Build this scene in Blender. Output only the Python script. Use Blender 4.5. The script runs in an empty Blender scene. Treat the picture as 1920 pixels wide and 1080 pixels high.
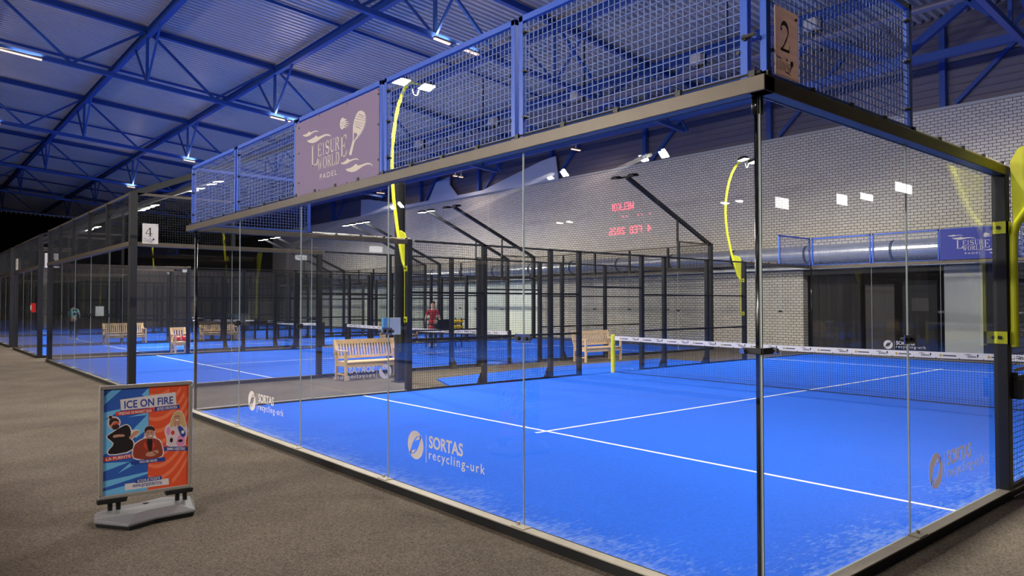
import bpy, bmesh, math, random
from mathutils import Vector, Matrix
random.seed(7)
S = bpy.context.scene
COL = S.collection
PI = math.pi

# ------------------------------------------------------------------ camera
cam_d = bpy.data.cameras.new('camera')
cam = bpy.data.objects.new('camera', cam_d)
COL.objects.link(cam)
cam_d.sensor_width = 36.0
cam_d.lens = 36.0 * 1364.28 / 1920.0
cam_d.clip_start = 0.05
cam_d.clip_end = 400.0
cam.location = (-3.689, -2.194, 1.737)
cam.rotation_euler = (math.radians(90 + 1.198), math.radians(0.06), math.radians(49.587 - 90))
S.camera = cam

# ------------------------------------------------------------------ world, exposure
W_ = bpy.data.worlds.new('night'); S.world = W_
W_.use_nodes = True
W_.node_tree.nodes['Background'].inputs[0].default_value = (0.55, 0.6, 0.8, 1)
W_.node_tree.nodes['Background'].inputs[1].default_value = 0.02
S.view_settings.view_transform = 'Standard'
S.view_settings.look = 'None'
S.view_settings.gamma = 1.0
S.view_settings.use_curve_mapping = False
S.view_settings.exposure = 0.9
S.cycles.transparent_max_bounces = 64
S.cycles.max_bounces = 10
S.cycles.diffuse_bounces = 4
S.cycles.sample_clamp_indirect = 6.0
S.cycles.caustics_reflective = False
S.cycles.caustics_refractive = False

FLOOD_W = 120.0        # watts per floodlight head
STRIP_W = 110.0         # watts per ceiling strip light

# ------------------------------------------------------------------ materials
def lin(c):
    return tuple(((x / 255) / 12.92 if x / 255 <= 0.04045 else ((x / 255 + 0.055) / 1.055) ** 2.4) for x in c) + (1,)

def mat(name, rgb, rough=0.5, metal=0.0, spec=0.5, noise=0.0, nscale=20.0, emit=0.0, trans=0.0):
    m = bpy.data.materials.new(name); m.use_nodes = True
    nt = m.node_tree; b = nt.nodes['Principled BSDF']
    c = rgb if len(rgb) == 4 else lin(rgb)
    b.inputs['Base Color'].default_value = c
    b.inputs['Roughness'].default_value = rough
    b.inputs['Metallic'].default_value = metal
    b.inputs['Specular IOR Level'].default_value = spec
    if emit:
        b.inputs['Emission Color'].default_value = c
        b.inputs['Emission Strength'].default_value = emit
    if noise:
        tc = nt.nodes.new('ShaderNodeTexCoord'); n = nt.nodes.new('ShaderNodeTexNoise')
        n.inputs['Scale'].default_value = nscale; n.inputs['Detail'].default_value = 6
        nt.links.new(tc.outputs['Object'], n.inputs['Vector'])
        r = nt.nodes.new('ShaderNodeMapRange')
        r.inputs[1].default_value = 0.3; r.inputs[2].default_value = 0.7
        r.inputs[3].default_value = 1 - noise; r.inputs[4].default_value = 1 + noise
        nt.links.new(n.outputs['Fac'], r.inputs[0])
        mx = nt.nodes.new('ShaderNodeMix'); mx.data_type = 'RGBA'; mx.blend_type = 'MULTIPLY'
        mx.inputs[0].default_value = 1.0; mx.inputs[6].default_value = c
        nt.links.new(r.outputs[0], mx.inputs[7]); nt.links.new(mx.outputs[2], b.inputs['Base Color'])
        bp = nt.nodes.new('ShaderNodeBump'); bp.inputs['Strength'].default_value = min(0.6, noise)
        bp.inputs['Distance'].default_value = 0.005
        nt.links.new(n.outputs['Fac'], bp.inputs['Height']); nt.links.new(bp.outputs[0], b.inputs['Normal'])
    return m

M = {}
M['dark_frame'] = mat('black powder coat', (26, 26, 28), 0.42)
M['black_gloss'] = mat('glossy black tube', (7, 7, 8), 0.16)
M['black'] = mat('black plastic', (14, 14, 15), 0.45)
M['rail'] = mat('bronze anodised rail', (90, 80, 69), 0.38, 0.35, noise=0.08, nscale=6)
M['base'] = mat('grey steel base rail', (176, 168, 152), 0.55, 0.0, noise=0.08, nscale=9)
M['blue'] = mat('blue gloss paint', (38, 86, 190), 0.35)
M['blue_wire'] = mat('pale blue coated wire', (104, 124, 182), 0.4)
M['steel_blue'] = mat('blue structural paint', (42, 80, 156), 0.45)
M['wire'] = mat('black coated wire', (22, 23, 25), 0.4)
M['yellow'] = mat('yellow gloss paint', (226, 228, 40), 0.35)
M['white_line'] = mat('white turf line', (236, 240, 244), 0.9)
M['band'] = mat('white net band', (226, 220, 216), 0.8)
M['net'] = mat('black net cord', (16, 18, 24), 0.8)
M['mark_dark'] = mat('dark print', (60, 58, 66), 0.7)
M['mark_gold'] = mat('mustard print', (190, 160, 60), 0.7)
M['sticker'] = mat('white vinyl', (240, 234, 224), 0.6)
M['galv'] = mat('galvanised duct', (196, 200, 206), 0.3, 0.6, noise=0.1, nscale=3)
M['duct_band'] = mat('dark duct band', (60, 62, 68), 0.5, 0.5)
M['teak'] = mat('pale teak', (220, 190, 146), 0.6, noise=0.12, nscale=14)
M['silver'] = mat('brushed aluminium', (196, 190, 182), 0.32, 0.7)
M['plate'] = mat('grey plastic base', (104, 104, 107), 0.5, noise=0.05, nscale=40)
M['rubber_and_shade'] = mat('black rubber', (20, 20, 20), 0.8)  # also blackens the court rail bodies to stand for shade
M['sign_lilac_glare'] = mat('sign board with lilac glare', (140, 120, 152), 0.5, noise=0.04, nscale=2)  # blue board; the lilac stands for warm glare on it
M['sign_blue'] = mat('navy sign board', (36, 48, 140), 0.5)
M['sign_warm_lit'] = mat('warm lit number board', (240, 220, 200), 0.6, noise=0.04, nscale=5)  # white board like the others, with warm light mixed into its colour
M['sign_white'] = mat('white number board', (226, 222, 214), 0.6)
M['cream'] = mat('cream print', (238, 226, 210), 0.6)
M['ink'] = mat('dark brown ink', (44, 34, 32), 0.6)
M['chrome'] = mat('chrome', (200, 200, 205), 0.15, 1.0)
M['far_haze'] = mat('grey brown far haze', (136, 126, 118), 0.9)  # tone of the reflected haze in the far glass
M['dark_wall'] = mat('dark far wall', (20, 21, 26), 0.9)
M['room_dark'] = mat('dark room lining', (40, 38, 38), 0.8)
M['room_mid'] = mat('grey room lining', (78, 74, 72), 0.8)
M['pale_wall'] = mat('pale painted wall', (196, 196, 190), 0.8)
M['pale_green'] = mat('pale green white lower wall', (238, 242, 226), 0.8)
M['white_board'] = mat('white board cladding', (196, 200, 212), 0.6)
M['cladding'] = mat('mauve grey cladding', (112, 106, 122), 0.5, 0.2)
M['deck'] = mat('galvanised roof deck', (216, 208, 204), 0.36, 0.25)
M['red'] = mat('red plastic', (196, 30, 34), 0.4)
M['foam_yellow'] = mat('yellow foam', (232, 196, 20), 0.7)
M['lens_off'] = mat('unlit floodlight lens', (60, 60, 64), 0.25)
M['lens'] = mat('floodlight lens', (1.0, 0.96, 0.86, 1), 0.3, emit=14.0)
M['tube'] = mat('warm strip lens', (1.0, 0.62, 0.44, 1), 0.3, emit=1.0)
M['led'] = mat('red display dot', (1.0, 0.02, 0.06, 1), 0.4, emit=24.0)
M['led_dim'] = mat('unlit display dot', (0.12, 0.0, 0.01, 1), 0.6)
M['skin'] = mat('skin', (206, 160, 132), 0.6)
M['hair'] = mat('brown hair', (52, 38, 30), 0.7)
M['shirt_red'] = mat('red shirt', (168, 36, 52), 0.8)
M['shirt_mint'] = mat('pale green shirt', (150, 200, 176), 0.8)
M['trousers'] = mat('dark trousers', (40, 44, 54), 0.8)
M['shoes'] = mat('white shoes', (220, 220, 220), 0.6)
M['grey_trousers'] = mat('grey trousers', (120, 118, 116), 0.8)
M['paper'] = mat('white paper', (224, 224, 218), 0.7)
M['paper_blue'] = mat('pale blue paper', (110, 180, 220), 0.7)
M['window_lit'] = mat('lit window pane', (1.0, 0.98, 0.95, 1), 0.4, emit=3.5)

def glass_material():
    m = bpy.data.materials.new('clear toughened glass'); m.use_nodes = True
    nt = m.node_tree; nt.nodes.clear(); L = nt.links.new
    out = nt.nodes.new('ShaderNodeOutputMaterial')
    tr = nt.nodes.new('ShaderNodeBsdfTransparent'); tr.inputs[0].default_value = (0.955, 0.965, 0.965, 1)
    gl = nt.nodes.new('ShaderNodeBsdfGlossy'); gl.inputs['Roughness'].default_value = 0.0
    geo = nt.nodes.new('ShaderNodeNewGeometry')
    dot = nt.nodes.new('ShaderNodeVectorMath'); dot.operation = 'DOT_PRODUCT'
    L(geo.outputs['Normal'], dot.inputs[0]); L(geo.outputs['Incoming'], dot.inputs[1])
    def mth(op, a, b=None):
        n = nt.nodes.new('ShaderNodeMath'); n.operation = op
        for i, v in enumerate((a, b)):
            if v is None: continue
            if isinstance(v, (int, float)): n.inputs[i].default_value = v
            else: L(v, n.inputs[i])
        return n.outputs[0]
    a = mth('ABSOLUTE', dot.outputs['Value'])
    f = mth('POWER', mth('SUBTRACT', 1.0, a), 5.0)
    f = mth('ADD', mth('MULTIPLY', f, 0.958), 0.042)
    # both faces of the pane counted together on the face a ray enters by, so reflections stay single and crisp
    f = mth('MULTIPLY', mth('DIVIDE', mth('MULTIPLY', f, 2.0), mth('ADD', f, 1.0)), mth('SUBTRACT', 1.0, geo.outputs['Backfacing']))
    mx = nt.nodes.new('ShaderNodeMixShader')
    L(f, mx.inputs[0]); L(tr.outputs[0], mx.inputs[1]); L(gl.outputs[0], mx.inputs[2]); L(mx.outputs[0], out.inputs[0])
    return m
def translucent(m, w, rgb):
    nt = m.node_tree; b = nt.nodes['Principled BSDF']; out = nt.nodes['Material Output']
    t = nt.nodes.new('ShaderNodeBsdfTranslucent'); t.inputs[0].default_value = lin(rgb)
    mx = nt.nodes.new('ShaderNodeMixShader'); mx.inputs[0].default_value = w
    nt.links.new(b.outputs[0], mx.inputs[1]); nt.links.new(t.outputs[0], mx.inputs[2]); nt.links.new(mx.outputs[0], out.inputs[0])
translucent(M['sticker'], 0.35, (240, 210, 190))
translucent(M['sign_warm_lit'], 0.5, (236, 212, 194))
translucent(M['sign_lilac_glare'], 0.25, (150, 120, 160))
translucent(M['cream'], 0.3, (238, 226, 210))
M['glass'] = glass_material()
M['glass_edge'] = mat('polished glass edge', (190, 200, 196), 0.3)
translucent(M['glass_edge'], 0.3, (235, 240, 236))

def brick_material():
    m = bpy.data.materials.new('cream sand lime brick'); m.use_nodes = True
    nt = m.node_tree; L = nt.links.new; b = nt.nodes['Principled BSDF']
    tc = nt.nodes.new('ShaderNodeTexCoord'); sep = nt.nodes.new('ShaderNodeSeparateXYZ'); cmb = nt.nodes.new('ShaderNodeCombineXYZ')
    L(tc.outputs['Object'], sep.inputs[0]); L(sep.outputs['Y'], cmb.inputs['X']); L(sep.outputs['Z'], cmb.inputs['Y'])
    br = nt.nodes.new('ShaderNodeTexBrick')
    br.inputs['Color1'].default_value = lin((226, 218, 204)); br.inputs['Color2'].default_value = lin((212, 204, 192))
    br.inputs['Mortar'].default_value = lin((48, 46, 48))
    br.inputs['Scale'].default_value = 1.0
    br.inputs['Brick Width'].default_value = 0.222; br.inputs['Row Height'].default_value = 0.102
    br.inputs['Mortar Size'].default_value = 0.0085; br.inputs['Mortar Smooth'].default_value = 0.1
    br.inputs['Bias'].default_value = -0.2
    L(cmb.outputs[0], br.inputs['Vector']); L(br.outputs['Color'], b.inputs['Base Color'])
    b.inputs['Roughness'].default_value = 0.8
    return m
M['brick'] = brick_material()

def turf_material(name, base, sand_amount=1.0):
    m = bpy.data.materials.new(name); m.use_nodes = True
    nt = m.node_tree; L = nt.links.new; b = nt.nodes['Principled BSDF']
    tc = nt.nodes.new('ShaderNodeTexCoord')
    n1 = nt.nodes.new('ShaderNodeTexNoise'); n1.inputs['Scale'].default_value = 42; n1.inputs['Detail'].default_value = 9; n1.inputs['Roughness'].default_value = 0.85
    n2 = nt.nodes.new('ShaderNodeTexNoise'); n2.inputs['Scale'].default_value = 0.9; n2.inputs['Detail'].default_value = 8
    n3 = nt.nodes.new('ShaderNodeTexNoise'); n3.inputs['Scale'].default_value = 30; n3.inputs['Detail'].default_value = 8; n3.inputs['Roughness'].default_value = 0.7
    mp = nt.nodes.new('ShaderNodeMapping'); mp.inputs['Scale'].default_value = (0.35, 1.0, 1.0)
    L(tc.outputs['Object'], mp.inputs['Vector'])
    L(tc.outputs['Object'], n1.inputs['Vector']); L(tc.outputs['Object'], n2.inputs['Vector']); L(mp.outputs[0], n3.inputs['Vector'])
    # sand lying along the glass: distance from the nearest court edge (object origin = court corner, 20 m long)
    sep = nt.nodes.new('ShaderNodeSeparateXYZ'); L(tc.outputs['Object'], sep.inputs[0])
    def mth(op, a, c=None, d=None):
        n = nt.nodes.new('ShaderNodeMath'); n.operation = op
        for i, v in enumerate((a, c, d)):
            if v is None: continue
            if isinstance(v, (int, float)): n.inputs[i].default_value = v
            else: L(v, n.inputs[i])
        return n.outputs[0]
    dx = mth('MINIMUM', sep.outputs['X'], mth('SUBTRACT', 20.0, sep.outputs['X']))
    d = mth('MINIMUM', dx, sep.outputs['Y'])
    edge = nt.nodes.new('ShaderNodeMapRange'); edge.inputs[1].default_value = 0.0; edge.inputs[2].default_value = 1.1
    edge.inputs[3].default_value = 0.5; edge.inputs[4].default_value = 0.0
    L(d, edge.inputs[0])
    wob = mth('ADD', edge.outputs[0], mth('MULTIPLY', mth('SUBTRACT', n2.outputs['Fac'], 0.5), 0.7))
    t = mth('MULTIPLY', mth('SUBTRACT', mth('ADD', mth('MULTIPLY', wob, 0.55), mth('MULTIPLY', n3.outputs['Fac'], 0.8)), 0.59), 2.2 * sand_amount)
    t = mth('MINIMUM', mth('MAXIMUM', t, 0.0), 0.75)
    fib = nt.nodes.new('ShaderNodeMapRange'); fib.inputs[1].default_value = 0.3; fib.inputs[2].default_value = 0.7
    fib.inputs[3].default_value = 0.74; fib.inputs[4].default_value = 1.26
    L(n1.outputs['Fac'], fib.inputs[0])
    mu = nt.nodes.new('ShaderNodeMix'); mu.data_type = 'RGBA'; mu.blend_type = 'MULTIPLY'; mu.inputs[0].default_value = 1
    mu.inputs[6].default_value = lin(base); L(fib.outputs[0], mu.inputs[7])
    mx = nt.nodes.new('ShaderNodeMix'); mx.data_type = 'RGBA'
    mx.inputs[7].default_value = lin((170, 200, 240))
    L(t, mx.inputs[0]); L(mu.outputs[2], mx.inputs[6]); L(mx.outputs[2], b.inputs['Base Color'])
    b.inputs['Roughness'].default_value = 0.95; b.inputs['Specular IOR Level'].default_value = 0.15
    return m
M['turf'] = turf_material('blue artificial turf', (34, 102, 228))
M['turf_plain'] = turf_material('clean blue turf', (34, 102, 228), 0.0)

def carpet_material():
    m = bpy.data.materials.new('grey brown needle felt carpet'); m.use_nodes = True
    nt = m.node_tree; L = nt.links.new; b = nt.nodes['Principled BSDF']
    tc = nt.nodes.new('ShaderNodeTexCoord')
    n1 = nt.nodes.new('ShaderNodeTexNoise'); n1.inputs['Scale'].default_value = 70; n1.inputs['Detail'].default_value = 6; n1.inputs['Roughness'].default_value = 0.75
    n2 = nt.nodes.new('ShaderNodeTexNoise'); n2.inputs['Scale'].default_value = 1.1; n2.inputs['Detail'].default_value = 5
    L(tc.outputs['Object'], n1.inputs['Vector']); L(tc.outputs['Object'], n2.inputs['Vector'])
    rp = nt.nodes.new('ShaderNodeValToRGB')
    rp.color_ramp.elements[0].position = 0.32; rp.color_ramp.elements[0].color = lin((48, 44, 40))
    rp.color_ramp.elements[1].position = 0.72; rp.color_ramp.elements[1].color = lin((140, 129, 116))
    L(n1.outputs['Fac'], rp.inputs[0])
    mr = nt.nodes.new('ShaderNodeMapRange'); mr.inputs[1].default_value = 0.35; mr.inputs[2].default_value = 0.65
    mr.inputs[3].default_value = 0.86; mr.inputs[4].default_value = 1.08
    L(n2.outputs['Fac'], mr.inputs[0])
    mu = nt.nodes.new('ShaderNodeMix'); mu.data_type = 'RGBA'; mu.blend_type = 'MULTIPLY'; mu.inputs[0].default_value = 1
    L(rp.outputs[0], mu.inputs[6]); L(mr.outputs[0], mu.inputs[7]); L(mu.outputs[2], b.inputs['Base Color'])
    b.inputs['Roughness'].default_value = 0.95; b.inputs['Specular IOR Level'].default_value = 0.1
    bp = nt.nodes.new('ShaderNodeBump'); bp.inputs['Strength'].default_value = 0.5; bp.inputs['Distance'].default_value = 0.01
    L(n1.outputs['Fac'], bp.inputs['Height']); L(bp.outputs[0], b.inputs['Normal'])
    return m
M['carpet'] = carpet_material()

# ------------------------------------------------------------------ helpers
def wpos(o):
    p = Vector((0, 0, 0))
    while o is not None:
        p += o.location; o = o.parent
    return p

def thing(name, label, cat, loc=(0, 0, 0), group=None):
    o = bpy.data.objects.new(name, None); COL.objects.link(o)
    o.location = loc; o.empty_display_size = 0.2
    o['label'] = label; o['category'] = cat
    if group: o['group'] = group
    return o

def tag(o, label, cat, group=None, kind=None):
    if label: o['label'] = label
    if cat: o['category'] = cat
    if group: o['group'] = group
    if kind: o['kind'] = kind
    return o

class MB:
    """collects shapes in world coordinates and links them as one mesh object"""
    def __init__(s): s.v = []; s.f = []; s.m = []
    def add(s, vs, fs, mi=0):
        b = len(s.v); s.v += [tuple(p) for p in vs]
        for f in fs: s.f.append(tuple(b + i for i in f)); s.m.append(mi)
    def box(s, x0, x1, y0, y1, z0, z1, mi=0):
        x0, x1 = min(x0, x1), max(x0, x1); y0, y1 = min(y0, y1), max(y0, y1); z0, z1 = min(z0, z1), max(z0, z1)
        v = [(x0,y0,z0),(x1,y0,z0),(x1,y1,z0),(x0,y1,z0),(x0,y0,z1),(x1,y0,z1),(x1,y1,z1),(x0,y1,z1)]
        s.add(v, [(0,3,2,1),(4,5,6,7),(0,1,5,4),(1,2,6,5),(2,3,7,6),(3,0,4,7)], mi)
    def bar(s, p0, p1, w, h, mi=0, up=(0, 0, 1), caps=True):
        p0, p1 = Vector(p0), Vector(p1); d = (p1 - p0).normalized(); u = Vector(up)
        if abs(d.dot(u)) > 0.98: u = Vector((1, 0, 0)) if abs(d.x) < 0.9 else Vector((0, 1, 0))
        a = d.cross(u).normalized(); b = a.cross(d).normalized()
        v = []
        for p in (p0, p1):
            for (i, j) in ((-1,-1),(1,-1),(1,1),(-1,1)): v.append(p + a * (i * w / 2) + b * (j * h / 2))
        f = [(0,1,5,4),(1,2,6,5),(2,3,7,6),(3,0,4,7)]
        if caps: f += [(3,2,1,0),(4,5,6,7)]
        s.add(v, f, mi)
    def tube(s, pts, r, n=10, mi=0, caps=True):
        pts = [Vector(p) for p in pts]; rs = r if isinstance(r, (list, tuple)) else [r] * len(pts)
        rings = []; a = None
        for i, p in enumerate(pts):
            d = (pts[min(i+1, len(pts)-1)] - pts[max(i-1, 0)]).normalized()
            if a is None:
                u = Vector((0,0,1)) if abs(d.z) < 0.9 else Vector((1,0,0)); a = d.cross(u).normalized()
            else:
                a = (a - d * a.dot(d)).normalized()
            b = d.cross(a)
            rings.append([p + (a * math.cos(2*PI*k/n) + b * math.sin(2*PI*k/n)) * rs[i] for k in range(n)])
        v = [q for r_ in rings for q in r_]; f = []
        for i in range(len(pts)-1):
            for k in range(n):
                f.append((i*n+k, i*n+(k+1)%n, (i+1)*n+(k+1)%n, (i+1)*n+k))
        if caps: f += [tuple(range(n-1,-1,-1)), tuple((len(pts)-1)*n + k for k in range(n))]
        s.add(v, f, mi)
    def prism(s, poly, axis, a0, a1, mi=0):
        """poly in the two remaining axes (x,y order), extruded along axis from a0 to a1"""
        def mk(p, a):
            l = list(p); l.insert(axis, a); return tuple(l)
        n = len(poly)
        v = [mk(p, a0) for p in poly] + [mk(p, a1) for p in poly]
        f = [tuple(range(n-1,-1,-1)), tuple(range(n, 2*n))] + [(i, (i+1)%n, n+(i+1)%n, n+i) for i in range(n)]
        s.add(v, f, mi)
    def build(s, name, mats, parent=None, smooth=False, bevel=0.0, recalc=True):
        if not isinstance(mats, (list, tuple)): mats = [mats]
        off = wpos(parent) if parent else Vector((0,0,0))
        me = bpy.data.meshes.new(name)
        me.from_pydata([(p[0]-off.x, p[1]-off.y, p[2]-off.z) for p in s.v], [], s.f)
        for m in mats: me.materials.append(m)
        me.polygons.foreach_set('material_index', s.m)
        if recalc:
            bm = bmesh.new(); bm.from_mesh(me); bmesh.ops.recalc_face_normals(bm, faces=bm.faces); bm.to_mesh(me); bm.free()
        if smooth: me.polygons.foreach_set('use_smooth', [True] * len(me.polygons))
        o = bpy.data.objects.new(name, me); COL.objects.link(o)
        if parent: o.parent = parent
        if bevel:
            bv = o.modifiers.new('bevel', 'BEVEL'); bv.width = bevel; bv.segments = 2; bv.limit_method = 'ANGLE'
        return o

def rehome(o):
    """moves a top-level mesh's origin to the middle of its base"""
    vs = [v.co for v in o.data.vertices]
    c = Vector(((min(v.x for v in vs)+max(v.x for v in vs))/2, (min(v.y for v in vs)+max(v.y for v in vs))/2, min(v.z for v in vs)))
    o.data.transform(Matrix.Translation(-c)); o.location = c
    return o

def copy_tree(o, parent=None, loc=None, **props):
    c = o.copy(); COL.objects.link(c); c.parent = parent
    if loc is not None: c.location = loc
    for ch in list(o.children): copy_tree(ch, c)
    for k, v in props.items(): c[k] = v
    return c

class Wall:
    """local frame of a straight court wall: s along it, n outwards, z up"""
    def __init__(s, o, d, n): s.o, s.d, s.n = o, d, n
    def pt(s, a, n, z): return (s.o[0] + s.d[0]*a + s.n[0]*n, s.o[1] + s.d[1]*a + s.n[1]*n, z)
    def box(s, mb, a0, a1, n0, n1, z0, z1, mi=0):
        p, q = s.pt(a0, n0, z0), s.pt(a1, n1, z1)
        mb.box(p[0], q[0], p[1], q[1], z0, z1, mi)
    def wires(s, mb, a0, a1, z0, z1, n=0.0, step=0.05, t=0.004):
        k = max(1, round((a1 - a0) / step)); h = t / 2
        def prism(a, b, c, d):   # a..b along s, c..d along z
            v = [s.pt(a, n-h, c), s.pt(b, n-h, c), s.pt(b, n+h, c), s.pt(a, n+h, c), s.pt(a, n-h, d), s.pt(b, n-h, d), s.pt(b, n+h, d), s.pt(a, n+h, d)]
            mb.add(v, [(0,1,5,4),(1,2,6,5),(2,3,7,6),(3,0,4,7)] if (d - c) > (b - a) else [(0,1,5,4),(3,2,6,7),(0,3,2,1),(4,5,6,7)])
        for i in range(k + 1):
            a = a0 + (a1 - a0) * i / k; prism(a - h, a + h, z0, z1)
        kz = max(1, round((z1 - z0) / step))
        for i in range(kz + 1):
            z = z0 + (z1 - z0) * i / kz; prism(a0, a1, z - h, z + h)

def glass_panel(w, a0, a1, z0, z1, parent):
    mb = MB(); p, q = w.pt(a0, -0.006, z0), w.pt(a1, 0.006, z1)
    x0, x1, y0, y1 = min(p[0],q[0]), max(p[0],q[0]), min(p[1],q[1]), max(p[1],q[1])
    mb.box(x0, x1, y0, y1, z0, z1, 1)
    thin = 0 if (x1 - x0) < (y1 - y0) else 1
    for i in range(6):                      # the two large faces are clear, the four edges polished
        f = mb.f[i]; n = set(round(mb.v[k][thin], 5) for k in f)
        mb.m[i] = 0 if len(n) == 1 else 1
    return mb.build('glass_panel', [M['glass'], M['glass_edge']], parent)

# ---- flat lettering and marks on a plane
class Flat:
    def __init__(s, o, u, v, n, lift=0.001):
        s.o, s.u, s.v, s.n, s.lift = Vector(o), Vector(u).normalized(), Vector(v).normalized(), Vector(n).normalized(), lift
        s.mb = MB()
    def P(s, x, y, l=0): return s.o + s.u * x + s.v * y + s.n * (s.lift + l)
    def poly(s, pts, mi=0, l=0): s.mb.add([s.P(x, y, l) for x, y in pts], [tuple(range(len(pts)))], mi)
    def rect(s, x0, x1, y0, y1, mi=0, l=0): s.poly([(x0,y0),(x1,y0),(x1,y1),(x0,y1)], mi, l)
    def ribbon(s, pts, ws, mi=0, l=0):
        n = len(pts); ws = ws if isinstance(ws, (list, tuple)) else [ws]*n; A = []; B = []
        for i in range(n):
            p, q = pts[max(i-1,0)], pts[min(i+1,n-1)]; dx, dy = q[0]-p[0], q[1]-p[1]; L = math.hypot(dx, dy) or 1
            nx, ny = -dy/L*ws[i]/2, dx/L*ws[i]/2
            A.append((pts[i][0]+nx, pts[i][1]+ny)); B.append((pts[i][0]-nx, pts[i][1]-ny))
        for i in range(n-1): s.poly([A[i], B[i], B[i+1], A[i+1]], mi, l)
    def ring(s, cx, cy, ro, ri, a0=0, a1=2*PI, n=32, mi=0, l=0):
        """ro/ri = (rx, ry) of the outer and inner outline"""
        for k in range(n):
            t, u = a0+(a1-a0)*k/n, a0+(a1-a0)*(k+1)/n
            s.poly([(cx+ri[0]*math.cos(t), cy+ri[1]*math.sin(t)), (cx+ro[0]*math.cos(t), cy+ro[1]*math.sin(t)),
                    (cx+ro[0]*math.cos(u), cy+ro[1]*math.sin(u)), (cx+ri[0]*math.cos(u), cy+ri[1]*math.sin(u))], mi, l)
    def disc(s, cx, cy, rx, ry, mi=0, l=0, n=28, rot=0):
        c, q = math.cos(rot), math.sin(rot)
        s.poly([(cx+rx*math.cos(2*PI*k/n)*c-ry*math.sin(2*PI*k/n)*q, cy+rx*math.cos(2*PI*k/n)*q+ry*math.sin(2*PI*k/n)*c) for k in range(n)], mi, l)
    def text(s, body, p0, p1, cap, mi=0, l=0, spacing=1.0, bold=0.0, ytop=None):
        """sans lettering fitted between p0 and p1 on the baseline, cap height cap"""
        vs, fs, w, h = text_shape(body, spacing, bold)
        ux, uy = p1[0]-p0[0], p1[1]-p0[1]; L = math.hypot(ux, uy); ux, uy = ux/L, uy/L
        sx, sy = L / w, cap / h
        s.mb.add([s.P(p0[0]+ux*x*sx-uy*y*sy, p0[1]+uy*x*sx+ux*y*sy, l) for x, y in vs], fs, mi)
    def serif(s, ch, x, y, w, h, mi=0, l=0):
        T = Flat.__new__(Flat); T.P = lambda a, b, l_=0: s.P(x + a*w, y + b*h, l); T.mb = s.mb
        serif_glyph(T, ch, mi)
    def build(s, name, mats, parent=None):
        return s.mb.build(name, mats, parent, recalc=False)

_tx = {}
def text_shape(body, spacing=1.0, bold=0.0):
    k = (body, spacing, bold)
    if k in _tx: return _tx[k]
    cu = bpy.data.curves.new('lettering', 'FONT'); cu.body = body; cu.space_character = spacing; cu.offset = bold
    cu.resolution_u = 3
    o = bpy.data.objects.new('lettering', cu); COL.objects.link(o)
    bpy.context.view_layer.update()
    me = bpy.data.meshes.new_from_object(o.evaluated_get(bpy.context.evaluated_depsgraph_get()))
    vs = [(v.co.x, v.co.y) for v in me.vertices]; fs = [tuple(p.vertices) for p in me.polygons]
    bpy.data.objects.remove(o); bpy.data.curves.remove(cu); bpy.data.meshes.remove(me)
    x0, x1 = min(v[0] for v in vs), max(v[0] for v in vs)
    cap = 0.72
    _tx[k] = ([(x - x0, y) for x, y in vs], fs, x1 - x0, cap)
    return _tx[k]

def arc(cx, cy, rx, ry, a0, a1, n=14):
    return [(cx + rx*math.cos(math.radians(a0+(a1-a0)*k/n)), cy + ry*math.sin(math.radians(a0+(a1-a0)*k/n))) for k in range(n+1)]

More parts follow.
